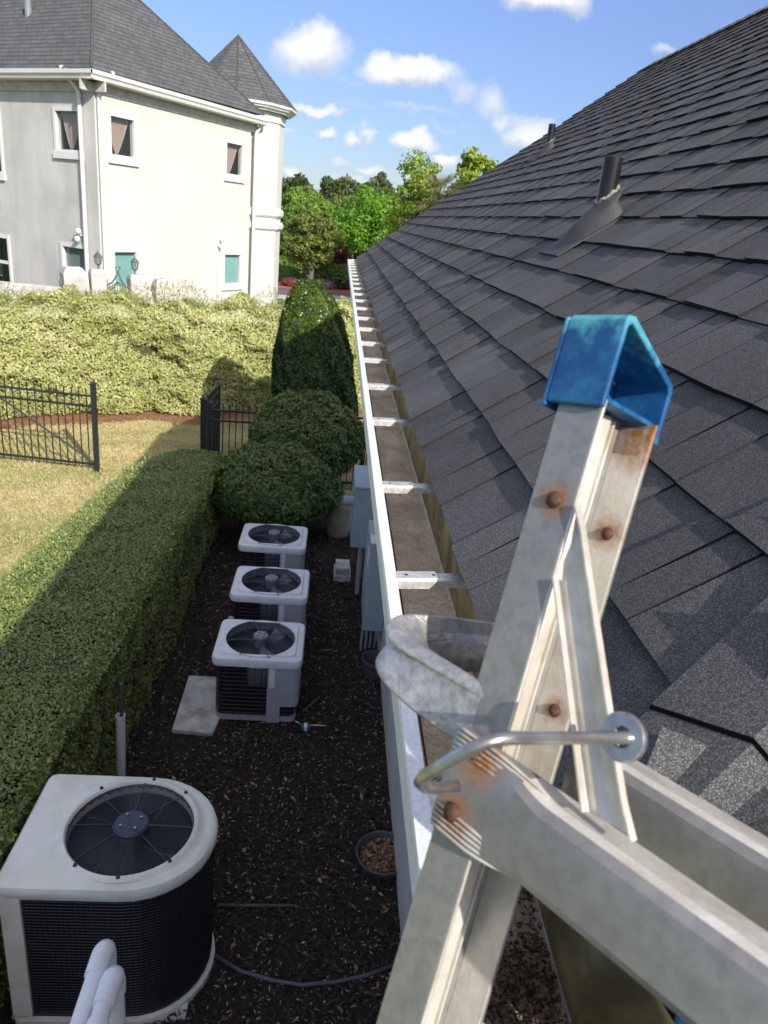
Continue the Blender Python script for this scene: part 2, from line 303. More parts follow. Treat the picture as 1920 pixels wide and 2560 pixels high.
def leaves(name,P,N,L,Wd,material,parent=None,up=.0,spread=.8,kindtint=None,droop=0,fold=.12,bend=None):
    n=len(P); N=N/np.maximum(np.linalg.norm(N,axis=1,keepdims=True),1e-9)
    nn=N+RNG.normal(0,spread,(n,3))*.6; nn/=np.linalg.norm(nn,axis=1,keepdims=True)
    d=RNG.normal(0,1,(n,3))+N*.5; d[:,2]+=up-droop; d-=nn*np.sum(d*nn,1,keepdims=True); d/=np.linalg.norm(d,axis=1,keepdims=True)
    s=np.cross(nn,d); l=L*RNG.uniform(.65,1.25,(n,1)); w=Wd*RNG.uniform(.7,1.2,(n,1))
    V=np.empty((n,4,3)); V[:,0]=P-d*l*.5; V[:,1]=P+s*w*.5+nn*w*fold; V[:,2]=P+d*l*.5; V[:,3]=P-s*w*.5+nn*w*fold
    V=V.reshape(-1,3)-parent_loc(parent)
    me=bpy.data.meshes.new(name); me.vertices.add(4*n); me.vertices.foreach_set('co',V.ravel().astype(np.float32))
    me.loops.add(4*n); me.loops.foreach_set('vertex_index',np.arange(4*n,dtype=np.int32)); me.polygons.add(n); me.polygons.foreach_set('loop_start',np.arange(0,4*n,4,dtype=np.int32)); me.polygons.foreach_set('loop_total',np.full(n,4,dtype=np.int32))
    me.update(calc_edges=True)
    t=RNG.uniform(0,1,n) if kindtint is None else np.clip(kindtint+RNG.normal(0,.18,n),0,1)
    a=me.attributes.new('tint','FLOAT','FACE'); a.data.foreach_set('value',t.astype(np.float32)); me.materials.append(M[material])
    o=bpy.data.objects.new(name,me); COL.objects.link(o); o.parent=parent; return o
def lump(P,s=1.0,seed=0):
    r=np.random.default_rng(seed); v=np.zeros(len(P))
    for k in range(6):
        f=r.normal(0,1,3)*s*(1+k*.5); v+=np.sin(P@f+r.uniform(0,6))/(1+k*.4)
    return v/3
# ================================================================== THE SETTING
def sheet(name,poly,z,m,th=0):
    b=MB(); b.quad(*[(x,y,z) for x,y in poly]); return tag(b.build(name,m),kind='structure')
sheet('ground',[(-400,-100),(400,-100),(400,700),(-400,700)],GZ-.02,'ground')
sheet('lawn',[(-20,-6),(-1.9,-6),(-1.9,11.2),(2.5,11.2),(9,14),(9,21),(-20,21)],GZ,'lawn')
sheet('mulch_bed',[(-2.0,-3),(.75,-3),(.75,11.6),(-1.7,11.4)],GZ+.006,'mulch')
hp=[G(*p,GZ) for p in [(0,915),(90,905),(250,900),(330,893),(430,905),(520,893),(600,900)]]
edge=[(p[0],p[1]) for p in hp]
edge=[(-12,11.2)]+[(p[0]-.0,p[1]-.55) for p in hp]+[(.4,17.0),(3,17.6),(6,18),(6,23),(-12,23)]
sheet('pine_straw_bed',edge,GZ+.006,'straw')
Y0=44.4
def strip(name,a,b,m,z): sheet(name,[(-60,a-60*.07),(60,a+60*.07),(60,b+60*.07),(-60,b-60*.07)],GZ+z,m)
strip('pavement',41.5,43.6,'conc2',.004); strip('road',43.8,47.0,'asphalt',.004); strip('red_mulch_strip',47.2,50.6,'redmulch',.006)
# grass blades and chips: uncountable
def scatter(name,n,reg,z,L,Wd,mt_,up,label=None,cat=None,tint=None,spread=.4):
    x0,x1,y0,y1,test=reg; P=np.stack([RNG.uniform(x0,x1,n),RNG.uniform(y0,y1,n),np.full(n,z)],1)
    if test is not None: P=P[test(P)]
    N=np.tile([0,0,1.],(len(P),1))
    if up: N=RNG.normal(0,1,(len(P),3)); N[:,2]*=.2
    kt=None if tint is None else tint(P)
    o=leaves(name,P,N,L,Wd,mt_,None,up=3 if up else 0,spread=spread,kindtint=kt); return tag(o,label,cat,kind='stuff')
ex=np.array([e[0] for e in edge[1:9]]); ey=np.array([e[1] for e in edge[1:9]])
onlawn=lambda P:(P[:,0]<-2.2)|(P[:,1]>11.6)
def lawntest(P): return onlawn(P)&(P[:,1]<np.interp(P[:,0],ex,ey)+RNG.normal(0,.08,len(P)))&~((P[:,0]>-1.8)&(P[:,1]<11.8))
scatter('grass',170000,(-7.5,1.5,5.5,17,lawntest),GZ+.012,.045,.012,'blades',True,'short tan and green dormant lawn grass','grass',tint=lambda P:.55+.3*lump(P,1.2,3))
def bark(P): return P[:,0]<.72
b1=RNG.random(1)
scatter('mulch_chips',120000,(-1.9,.72,1.3,11.0,bark),GZ+.02,.034,.011,'chips',False,'dark brown shredded bark mulch between the hedge and the house','mulch',tint=lambda P:np.abs(RNG.normal(0,.42,len(P)))**1.5+.04+.10*lump(P,2.2,5),spread=.7)
scatter('straw_litter',26000,(-8,1.5,12,19,lambda P:(P[:,1]>np.interp(P[:,0],ex,ey)-.05)),GZ+.02,.08,.006,'maple_leaf',False,'orange brown pine straw litter at the foot of the tall pale hedge','pine straw')
scatter('bark_pieces',9000,(-1.9,.72,1.3,11.0,lambda P:(P[:,0]<.72)&(lump(P,2.6,8)>-.25)),GZ+.028,.06,.019,'chips',False,'larger split bark pieces strewn through the dark mulch','mulch',tint=lambda P:.25+.3*RNG.random(len(P))**2,spread=.9)
# fallen leaves on mulch
nl=170; P=np.stack([RNG.uniform(-1.6,.65,nl),RNG.uniform(2,9,nl),np.full(nl,GZ+.035)],1)
M['deadleaf']=mat('dead_leaf',(.1,.1,.1),rough=.8,attr=[(.16,.07,.035),(.30,.14,.08),(.42,.26,.15)])
tag(leaves('fallen_leaves',P,np.tile([0,0,1.],(nl,1)),.055,.026,'deadleaf',spread=.5),'scattered dry orange leaves lying on the dark mulch','leaves',kind='stuff')
# ================================================================== OUR HOUSE
PIT=math.radians(37); cP,sP=math.cos(PIT),math.sin(PIT); A0=.193; H0=-.422; EX=.1365
house=thing('house','low house with dark grey shingle roof and white gutter beside the ladder','house',(3,4.5,GZ))
EAVC=np.array([.193,.35]); D2=np.array([.8,-.6]); IN2=np.array([.6,.8]); HIPD=np.array([.894,.447])
def R1(v,y,n=0): return np.array([A0+v*cP-n*sP, y, H0+v*sP+n*cP])
def R2(v,t,n=0):
    q=EAVC+D2*t+IN2*(v*cP-n*sP); return np.array([q[0],q[1],H0+v*sP+n*cP])
yk=[0,2,6,13,17,20,27]; yv=[8.75,9.1,9.05,8.85,8.6,8.85,8.95]; YR=8.95
def yfar(v): return float(np.interp(v/EX,yk,yv))
def yhip(v): return .35+v*cP*.5
VR=26.7*EX
def t_hip(v): return v*cP*.5   # on plane 2 the hip runs the other way
TE=.33
def R3(v,y,n=0): return np.array([A0+.8*TE+v*cP-n*sP, y, H0+v*sP+n*cP])
def yval(v): return .35-.6*TE+v*cP*.5
# wall
foot=[(.71,8.75),(.71,.61),(.975,.41),(.975,-8),(5.6,-8),(5.6,8.75)]
b=MB(); b.prism([(x,y,GZ-.05) for x,y in foot],(0,0,4.4-.50)); b.build('wall','housewall',house)
b=MB(); sof=[(.232,8.70),(.232,.37),(.496,.17),(.496,-8.1),(6.2,-8.1),(6.2,8.8)]; b.prism([(x,y,-.585) for x,y in sof],(0,0,.02)); 
b.bb((.2155,.40,-.56),(.232,8.75,-.44)); b.build('soffit','trim',house)
# roof deck + ridge back side + gable
b=MB(); N_=24
rows=[]
for v in np.linspace(.01,VR,N_): rows.append([R1(v,yhip(v),-.02),R1(v,yfar(v),-.02)])
b.grid(rows)
rows=[[R2(v,t_hip(v),-.02),R2(v,t_hip(v)+TE,-.02)] for v in np.linspace(.01,VR,6)]; b.grid(rows); rows=[[R3(v,-8.3,-.02),R3(v,yval(v),-.02)] for v in np.linspace(.01,VR,6)]; b.grid(rows)
top=R1(VR,0); 
for (ya,yb) in ((1.8,YR),): b.quad((top[0],ya,top[2]),(top[0],yb,top[2]),(6.3,yb,-.42),(6.3,ya,-.42)); t3=R3(VR,0); b.quad((t3[0],1.8,t3[2]),(t3[0],-8.3,t3[2]),(6.3,-8.3,-.42),(6.3,1.8,-.42))
b.build('roof_deck','black',house)
b=MB()
for i in range(len(yk)-1):
    p=R1(yk[i]*EX,yv[i],-.025); q=R1(yk[i+1]*EX,yv[i+1],-.025); b.quad(p,q,(q[0],q[1],-.6),(p[0],p[1],-.6))
b.quad((top[0],YR,top[2]-.03),(6.3,YR,-.45),(6.3,YR,-.6),(top[0],YR,-.6)); b.build('gable_wall','housewall',house)
# shingle courses: real tabs
def course(b,R,k,ya,yb,step=.0):
    v0=k*EX; v1=(k+1)*EX+.012; v1=min(v1,VR+.01)
    if yb-ya<.05: return
    ts=[]
    # base layer
    y=ya; n0=.0085
    def slab(a,c,va,vb,na,nb,th,ti,sk=0,sub=1):
        dn=RNG.normal(0,.0006)
        for j in range(sub):
            p=a+(c-a)*j/sub; q=a+(c-a)*(j+1)/sub; f0=wob(p); f1=wob(q)
            A=[R(va+f0,p,na+dn),R(va+f1,q,na+dn),R(vb,q-sk,nb),R(vb,p+sk,nb)]
            B=[R(va+f0,p,na-th),R(va+f1,q,na-th)]
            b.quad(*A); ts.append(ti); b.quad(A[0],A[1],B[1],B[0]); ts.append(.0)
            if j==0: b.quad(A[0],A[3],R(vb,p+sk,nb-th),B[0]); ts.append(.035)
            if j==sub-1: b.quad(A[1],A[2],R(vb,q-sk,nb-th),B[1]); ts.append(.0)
    ph=RNG.uniform(0,6,3)
    def wob(y): return .0016*math.sin(y*9+ph[0])+.0012*math.sin(y*23+ph[1])
    while y<yb:
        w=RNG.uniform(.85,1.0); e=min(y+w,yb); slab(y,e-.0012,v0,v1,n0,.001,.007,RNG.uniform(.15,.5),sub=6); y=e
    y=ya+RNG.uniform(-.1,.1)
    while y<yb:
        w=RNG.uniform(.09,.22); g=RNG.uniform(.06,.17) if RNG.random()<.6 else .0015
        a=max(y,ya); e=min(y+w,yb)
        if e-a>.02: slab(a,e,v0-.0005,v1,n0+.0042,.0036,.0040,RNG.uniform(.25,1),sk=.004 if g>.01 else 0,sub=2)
        y+=w+g
    b.t+=ts
b=MB(); b.t=[]
for k in range(0,27): course(b,R1,k,yhip(k*EX),yfar((k+.5)*EX))
for k in range(0,27): course(b,R2,k,t_hip(k*EX),t_hip(k*EX)+TE)
for k in range(0,27): course(b,R3,k,-3.5,yval(k*EX))
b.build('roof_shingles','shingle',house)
# hip caps
b=MB(); b.t=[]
for i in range(0,23):
    s0=max(i*.205-.075,.004); s1=i*.205-.075+.34
    def HP(s,off,n):  # along hip (slope length), off to the left (plane1) / right (plane 2)
        g=EAVC+HIPD*s; z=H0+s*.447/1*0
        z=H0+ (g[0]-EAVC[0])*math.tan(PIT)
        if off<=0: q=g+np.array([0,1])*(-off); return np.array([q[0],q[1],z+n])
        q=g+D2*off; return np.array([q[0],q[1],z+n])
    def fold(s,off,n):
        g=EAVC+HIPD*s; z=H0+(g[0]-EAVC[0])*math.tan(PIT)
        # point at perpendicular distance |off| from the hip in each plane
        dirv=np.array([-.447,.894]) if off<0 else np.array([.447,-.894]); q=g+dirv*abs(off); dz=-abs(off)*.447*math.tan(PIT)*1.0
        return np.array([q[0],q[1],z+dz+n])
    lo,hi=.024,.014
    offs=[-.084,0,.084]
    rows=[]
    A=[fold(s0+RNG.normal(0,.001),o,lo) for o in offs]; B=[fold(s1,o,hi) for o in offs]; C=[a-np.array([0,0,.007]) for a in A]; E_=[p-np.array([0,0,.007]) for p in B]
    ti=RNG.uniform(.3,.9)
    for j in range(2): b.quad(A[j],A[j+1],B[j+1],B[j]); b.quad(A[j],A[j+1],C[j+1],C[j]); b.t+=[ti,0]
    b.quad(A[0],B[0],E_[0],C[0]); b.quad(A[-1],B[-1],E_[-1],C[-1]); b.t+=[.0,.0]
b.build('hip_cap_shingles','shingle',house)
b=MB(); b.t=[]
for i in range(41):
    y=1.85+i*.17; 
    for sx in (-1,1):
        A=[(top[0],y,top[2]+.02),(top[0],y+.2,top[2]+.012),(top[0]+sx*.13,y+.2,top[2]+.012-.09),(top[0]+sx*.13,y,top[2]+.02-.09)]
        b.quad(*A); b.t.append(RNG.uniform(.3,.9))
b.build('ridge_cap_shingles','shingle',house,solid=.006)
# gutter
gut=bpy.data.objects.new('gutter',None)
prof=[(-.020,-.43),(-.020,-.545),(-.0185,-.5455),(-.017,-.548),(.060,-.548),(.0612,-.5465),(.0624,-.548),(.075,-.536),(.078,-.515),(.094,-.492),(.104,-.478),(.1045,-.444),(.1035,-.4405),(.0895,-.4395),(.0885,-.4425),(.0885,-.452)]
mis=[1,4,4,2,5,5,3,2,2,0,0,0,0,0,0]
def gp(o,y=None,t=0):
    if y is not None: return (A0-o,y)
    q=np.array([A0-o,.35-.5*o])+D2*t; return (q[0],q[1])
rows=[[(*gp(o,8.78),z) for o,z in prof]]
for yy in np.linspace(8.2,.7,16): rows.append([(*gp(o,yy),z+.0012*math.sin(yy*3)) for o,z in prof])
rows.append([(*gp(o),z) for o,z in prof]); 
rows.append([(*gp(o,t=TE),z) for o,z in prof]); rows.append([(A0+.8*TE-o,-2,z) for o,z in prof]); rows.append([(A0+.8*TE-o,-8.2,z) for o,z in prof])
b=MB(); 
for i in range(len(rows)-1):
    for j in range(len(prof)-1): b.quad(rows[i][j],rows[i+1][j],rows[i+1][j+1],rows[i][j+1],mi=mis[j])
b.quad(*[rows[0][j] for j in (0,1,4,7,8,9,10,11)],mi=0)
gutter=b.build('gutter',['lippaint','gutterback','gutterin','gutterin','strap','rust'],house)
def merge(o,d=1e-5):
    import bmesh
    bm=bmesh.new(); bm.from_mesh(o.data); bmesh.ops.remove_doubles(bm,verts=bm.verts,dist=d); bm.to_mesh(o.data); bm.free()
merge(gutter); x=gutter.modifiers.new('s','SOLIDIFY'); x.thickness=.0014; x.offset=0
sy=[.475,.893,1.262,1.725,2.12,2.54,2.90,3.29,3.66,4.07,4.46,4.85,5.25,5.64,6.03,6.43,6.82,7.21,7.6,7.98,8.35,8.68]
def strap(y):
    b=MB(); x0,x1=.104,.208; z=-.4445; w=.0125; sk=.012
    for (xa,xb,hw,hz) in ((x0,x0+.055,.0135,.0045),(x0+.05,x1,.0105,.003)):
        ya=y+(xa-x0)/(x1-x0)*sk; yb=y+(xb-x0)/(x1-x0)*sk
        P=[(-hw,-.009),(-hw,hz*.3),(-hw*.75,hz),(hw*.75,hz),(hw,hz*.3),(hw,-.009)]
        b.grid([[(xa,ya+p,z+q) for p,q in P],[(xb,yb+p,z+q) for p,q in P]])
    o=b.build('gutter_strap','strap',gutter,solid=.0016)
    for xx in (x0+.014,x0+.052): b=MB(); b.lathe([(0,.0012),(.0025,.0012),(.0033,.0003)],(xx,y+(xx-x0)*.11,z+.0045),8); b.build('screw_hole','rust',gutter)
for y in sy: strap(y)
# wet leaf litter in the gutter corner
nl=16000; t=RNG.uniform(-.30,.5,nl); off=RNG.uniform(-.014,.066,nl)
base=np.stack([A0-off,.35-.5*off],1); P=np.empty((nl,3))
P[:,0]=np.where(t>0,base[:,0]+.8*t,base[:,0]); P[:,1]=np.where(t>0,base[:,1]-.6*t,base[:,1]-t*1.0)
P[:,2]=-.545+.012*RNG.random(nl)
keep=RNG.random(nl)<np.clip(1.25-np.abs(t-.02)*3.0,0,1)*np.clip(.75+.6*np.sin(P[:,0]*60)*np.sin(P[:,1]*45),0,1); P=P[keep]
M['litter']=mat('wet_leaf_litter',(.1,.1,.1),rough=.4,attr=[(.012,.009,.006),(.03,.02,.012),(.07,.035,.018),(.16,.08,.04),(.10,.10,.03)])
tag(leaves('gutter_debris',P,np.tile([0,0,1.],(len(P),1)),.0055,.0026,'litter',spread=.9),'wet rotting leaves and twigs in the gutter corner under the ladder','debris',kind='stuff')
for (px,py) in ((862,937),(868,1002),(908,1187),(902,1168)):
    q=G(px,py,-.543); P=q+RNG.normal(0,.004,(3,3))*[1,1,0]
    tag(leaves('dead_leaf',P,np.tile([0,0,1.],(3,1)),.012,.004,'deadleaf',spread=.3),'small curled red brown leaf scrap lying in the open gutter','leaf','leaf scraps in the gutter')
# vents
def vent(pb,pt,rad,lbl,fl):
    c=onP(*pb,R1(0,0),np.array([-sP,0,cP])); r=ray(*pt); T=r*(np.hypot(*c[:2])/np.hypot(*r[:2])); h=T[2]
    b=MB(); n=20; ring=[]
    b.tube([(c[0],c[1],c[2]-.05),(c[0],c[1],h)],rad,24,cap=False); b.tube([(c[0],c[1],c[2]-.05),(c[0],c[1],h)],rad*.86,24,cap=False)
    b.lathe([(rad*.86,0),(rad,0)],(c[0],c[1],h),24); p=b.build('vent_pipe','ventblack',house,auto=40)
    p['label']=lbl
    # boot: hood following the slope, long tail down-slope
    s=fl; b=MB(); v=(c[0]-A0)/cP; y=c[1]
    def hood(f):
        out=[]
        for j in range(28):
            q=2*math.pi*j/28; du=math.cos(q); dv=math.sin(q)
            if f==0: ev=(.085 if dv>0 else .20)*s; eu=.115*s; P=R1(v+dv*ev,y+du*eu,.012)
            elif f==1: ev=(.08 if dv>0 else .10)*s; eu=.09*s; P=R1(v+dv*ev+.005*s,y+du*eu,.05*s)+np.array([0,0,0])
            elif f==2: ev=.06*s; eu=.06*s; P=np.array([c[0]+dv*ev,c[1]+du*eu,c[2]+.085*s+dv*.05*s])
            else: P=np.array([c[0]+dv*rad*1.02,c[1]+du*rad*1.02,c[2]+.10*s+dv*.03*s])
            out.append(P)
        return out
    b.grid([hood(0),hood(1),hood(2),hood(3)],closev=True)
    fb=b.build('flashing','flash',p,auto=35)
    b=MB(); P0=[R1(v-.21*s,y-.13*s,.017),R1(v-.21*s,y+.13*s,.017),R1(v+.12*s,y+.14*s,.008),R1(v+.12*s,y-.14*s,.008)]; b.prism(P0,np.array([sP*.004,0,-cP*.004])); b.build('flange','flash',p)
    b=MB(); b.tube([np.array([c[0]+math.sin(q)*rad*1.02,c[1]+math.cos(q)*rad*1.02,c[2]+.102*s+math.sin(q)*.03*s+.004*math.sin(7*q)]) for q in np.linspace(0,2*math.pi,32)[:-1]],.007*s,8,closed=True); b.build('caulk_ring','caulk',p,smooth=True)
vent((1298,488),(1321,340),.029,'black vent pipe with the tall grey boot nearest the ladder',.88)
vent((1184,328),(1193,268),.027,'black vent pipe near the far edge of the roof',.72)
# ================================================================== NEIGHBOUR HOUSE
villa=thing('villa','two storey cream stucco house with steep grey roof and corner turret','house',(-6,24,GZ))
ZE=2.6
Lp,Ap,Bp=G(0,157,ZE),G(198,157,ZE),G(560,258,ZE)
def u2(v): v=np.array([v[0],v[1],0.]); return v/np.linalg.norm(v)
e1=u2(Ap-Lp); e2=u2(Bp-Ap); n1=np.array([e1[1],-e1[0],0]); n2=np.array([e2[1],-e2[0],0])
OV=.42
# wall corner
def isect(P,d,Q,e):
    A=np.array([[d[0],-e[0]],[d[1],-e[1]]]); t=np.linalg.solve(A,(Q-P)[:2]); return P+d*t[0]
W1o=Ap-n1*OV; W2o=Ap-n2*OV; WC=isect(W1o,e1,W2o,e2); WC[2]=0
class Facet:
    def __init__(s,O,e,n): s.O=np.array([O[0],O[1],0.]); s.e=e; s.n=n; s.A=np.stack([e,n,[0,0,1.]])
    def at(s,px,py):
        P=onP(px,py,s.O,s.n); return (P-s.O)@s.e, P[2]
    def p(s,a,z,d=0): return s.O+s.e*a+s.n*d+np.array([0,0,z])
    def bx(s,b,a0,a1,z0,z1,d0,d1,mi=0): b.box(s.p((a0+a1)/2,(z0+z1)/2,(d0+d1)/2),(abs(a1-a0)/2,abs(d1-d0)/2,abs(z1-z0)/2),s.A,mi)
F1=Facet(WC,e1,n1); F2=Facet(WC,e2,n2)
def z1(x,y): return (x/1.728/D,y/1.728/D)
def rect(Fc,a,b):
    p=Fc.at(*z1(*a)); q=Fc.at(*z1(*b)); return [min(p[0],q[0]),max(p[0],q[0]),min(p[1],q[1]),max(p[1],q[1])]
def rect4(Fc,pts):
    q=[Fc.at(*z1(*p)) for p in pts]; xs=sorted(p[0] for p in q); zs=sorted(p[1] for p in q); return [(xs[0]+xs[1])/2,(xs[2]+xs[3])/2,(zs[0]+zs[1])/2,(zs[2]+zs[3])/2]
win2=[('up',rect4(F2,[(473,497),(580,516),(476,668),(580,683)]),'drape'),('up',rect4(F2,[(975,613),(1046,624),(975,750),(1045,763)]),'drape'),('low',rect4(F2,[(491,1083),(592,1088),(493,1235),(590,1240)]),'teal'),('low',rect4(F2,[(967,1095),(1038,1099),(965,1225),(1036,1225)]),'teal2')]
win1=[('up',rect4(F1,[(240,474),(346,478),(246,648),(347,653)]),'drape'),('low',rect4(F1,[(272,1060),(370,1072),(278,1200),(374,1205)]),'grey'),('up',[F1.at(*z1(10,600))[0]-1.15,F1.at(*z1(10,600))[0]-.08,F1.at(*z1(8,600))[1]-.85,F1.at(*z1(8,600))[1]+.7],'dark'),('low',rect4(F1,[(-60,1020),(38,1022),(-60,1232),(48,1232)]),'sash')]
x3=F2.at(*z1(1085,560))[0]; WT=ZE-.12
def wallholes(Fc,a0,a1,z0,z1_,holes,b,mi=0):
    xs=sorted(set([a0,a1]+[h for w in holes for h in w[:2]])); zs=sorted(set([z0,z1_]+[h for w in holes for h in w[2:]]))
    xs=[x for x in xs if a0<=x<=a1]; zs=[z for z in zs if z0<=z<=z1_]
    for i in range(len(xs)-1):
        for j in range(len(zs)-1):
            cx=(xs[i]+xs[i+1])/2; cz=(zs[j]+zs[j+1])/2
            if any(w[0]<cx<w[1] and w[2]<cz<w[3] for w in holes): continue
            b.quad(Fc.p(xs[i],zs[j]),Fc.p(xs[i+1],zs[j]),Fc.p(xs[i+1],zs[j+1]),Fc.p(xs[i],zs[j+1]),mi=mi)
    for w in holes:
        for (a,c) in (((w[0],w[2]),(w[1],w[2])),((w[1],w[2]),(w[1],w[3])),((w[1],w[3]),(w[0],w[3])),((w[0],w[3]),(w[0],w[2]))):
            b.quad(Fc.p(a[0],a[1]),Fc.p(c[0],c[1]),Fc.p(c[0],c[1],-.14),Fc.p(a[0],a[1],-.14),mi=mi)
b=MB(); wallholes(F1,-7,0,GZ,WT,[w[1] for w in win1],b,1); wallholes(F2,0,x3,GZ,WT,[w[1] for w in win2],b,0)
# return wall and recessed bay, turret body
T0=F2.p(x3,0); T1=F2.p(x3,0,-.55); 
b.quad(F2.p(x3,GZ),F2.p(x3,GZ,-5),F2.p(x3,WT,-5),F2.p(x3,WT))
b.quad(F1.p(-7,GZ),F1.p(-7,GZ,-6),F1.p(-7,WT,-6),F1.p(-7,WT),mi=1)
b.build('wall',['stucco','shadestucco'],villa)
F3=Facet(F2.p(x3,0,-.5),e2,n2); x3b=F3.at(*z1(1146,700))[0]
b=MB(); zc3=F3.at(*z1(1120,565))[1]
F3.bx(b,-.3,x3b+.1,GZ,zc3-.05,-2,0); b.build('recess_wall','stucco',villa)
TC=atY(590/D,272/D,28.5); TC=np.array([TC[0],TC[1]+.2]); TZ=3.08
rw=1.62; re=1.98; NG=12; ph0=math.radians(8)
def ngon(r,z,n=NG): return [(TC[0]+r*math.cos(ph0+2*math.pi*i/n),TC[1]+r*math.sin(ph0+2*math.pi*i/n),z) for i in range(n)]
b=MB(); b.grid([ngon(rw,GZ),ngon(rw,TZ-.02)],closev=True); b.build('turret_wall','stucco',villa)
apex=atY(1005/1.728/D,150/1.728/D,TC[1])
b=MB(); b.uv=[]; E_=ngon(re+.06,TZ+.08)
Apx=(TC[0],TC[1],apex[2])
for i in range(NG):
    p,q=np.array(E_[i]),np.array(E_[(i+1)%NG]); b.quad(p,q,Apx); w=np.linalg.norm(q-p); h=np.linalg.norm(np.array(Apx)-(p+q)/2); b.uv.append([(i*.77,0),(i*.77+w,0),(i*.77+w/2,h)])
b.build('turret_roof','farshingle',villa)
for i in range(NG): pass
b=MB()
for i in range(NG): b.tube([np.array(E_[i])+[0,0,.01],np.array(Apx)+[0,0,.01]],.022,6)
b.build('turret_hip_ridges','ridge',villa)
def ringm(prof,name,m,z0,n=NG):
    b=MB(); rows=[ngon(r,z0+z,n) for r,z in prof]; b.grid(rows,closev=True); return b.build(name,m,villa)
ringm([(rw,-.05),(re-.12,-.05),(re-.1,.0),(re-.02,.02),(re,.06),(re+.06,.09),(re+.07,.16),(re-.02,.16)],'turret_gutter','trim',TZ-.08)
ringm([(rw,-.35),(rw+.05,-.33),(rw+.05,-.05),(rw+.12,-.05)],'turret_frieze','trim',TZ-.08)
zb=atY(1140/1.728/D,950/1.728/D,27.2)[2]
for dz in (.1,-.32):
    ringm([(rw-.02,-.02),(rw+.05,.0),(rw+.10,.06),(rw+.10,.20),(rw+.05,.26),(rw-.02,.28)],'belt_moulding','trim',zb+dz)
    b=MB(); F3.bx(b,.02,x3b+.02,zb+dz,zb+dz+.26,-.1,.07); b.build('belt_moulding','trim',villa,bevel=.02)
# main roof planes
def slab_roof(P,name,o=None):
    b=MB(); b.uv=[]; P=[np.array(p) for p in P]; b.quad(*P); e=P[1]-P[0]; e=e/np.linalg.norm(e); n=np.cross(e,P[-1]-P[0]); n/=np.linalg.norm(n); f=np.cross(n,e)
    b.uv.append([((p-P[0])@e,(p-P[0])@f) for p in P]); return b.build(name,'farshingle',villa)
# hip at A: find pitch so the hip passes the measured pixel
def hipdir(pit):
    k=math.tan(pit); # plane z=ZE+k*dist inside ; hip horizontally h with -n1.h=-n2.h
    h=-(n1+n2); h=h/np.linalg.norm(h); return h,k*(-(n1@h))
best=None
for pd in range(35,66):
    h,s=hipdir(math.radians(pd)); P=Ap+4*np.array([h[0],h[1],s]); c=RC.T@P; x=(CX+F*c[0]/-c[2])/D; y=(CY-F*c[1]/-c[2])/D
    xi=198+(x-198)*(157)/(157-y) if y<157 else 999
    if best is None or abs(xi-198.5)<best[0]: best=(abs(xi-198.5),pd,xi)
PD=best[1]; print('villa pitch',best)
PD=48; h,s=hipdir(math.radians(PD)); hA=np.array([h[0],h[1],s])
kk=math.tan(math.radians(PD)); Np=np.array([n2[0]*kk,n2[1]*kk,1.]); Np/=np.linalg.norm(Np)
Ap0=np.array([Ap[0],Ap[1],ZE]); B2=onP(571,257,Ap,Np); q1=onP(292,2,Ap,Np); hB=q1-B2
APX=isect(Ap0,hA,B2,hB); APX[2]=Ap0[2]+np.linalg.norm((APX-Ap0)[:2])/np.linalg.norm(hA[:2])*hA[2]; print('apex',APX)
zoff=np.array([0,0,.10])
slab_roof([Ap0+zoff,B2+zoff,APX+zoff],'roof')
Lf=Ap-e1*9; slab_roof([Lf+zoff,Ap0+zoff,APX+zoff,APX-e1*6+zoff],'roof')
slab_roof([B2+zoff,B2-n2*9+zoff,APX+zoff],'roof')
b=MB(); hcurve=lambda P,Q:b.tube([P+zoff+[0,0,.01],Q+zoff+[0,0,.01]],.035,6)
hcurve(Ap0,APX); hcurve(B2,APX); b.build('roof_hip_ridges','ridge',villa)
vp=onP(62,40,Ap,(lambda k:np.array([n1[0]*k,n1[1]*k,1.])/math.sqrt(k*k+1))(kk)); b=MB(); b.tube([vp,vp+np.array([0,0,.5])],.09,14); b.build('roof_vent_pipe','fangrey',villa,auto=40)
# eave gutters, soffit
def eave(Fc,a0,a1,name='gutter',oo=OV,z=ZE):
    b=MB(); pr=[(oo-.14,-.10),(oo-.10,-.12),(oo-.03,-.10),(oo-.01,-.03),(oo+.03,.0),(oo+.035,.08),(oo-.02,.09)]
    b.grid([[Fc.p(a0-0,z+q,d) for d,q in pr],[Fc.p(a1,z+q,d) for d,q in pr]]); b.build(name,'trim',villa,solid=.01)
    b=MB(); Fc.bx(b,a0,a1,z-.12,z-.09,.0,oo-.1); Fc.bx(b,a0,a1,z-.34,z-.125,.005,.05); b.build('soffit','stone',villa)
cA=(Ap-F1.O)@e1; eave(F1,-8,cA-.0); cA2=(Ap-F2.O)@e2; eave(F2,cA2,(B2-F2.O)@e2+.12)
# little roof over the recess
zl=zc3; P0=F3.p(-.1,zl,.35); P1=F3.at(*z1(1180,583)); P1=F3.p(P1[0]-.05,zl,.35); slab_roof([P0,P1,F3.p(P1@e2-F3.O@e2-.45 if False else .55,zl+.95,-.4),F3.p(-.1,zl+.95,-.4)],'lower_roof')
eave(F3,.0,((P1-F3.O)@e2)+.05,'lower_gutter',.33,zl-.06)
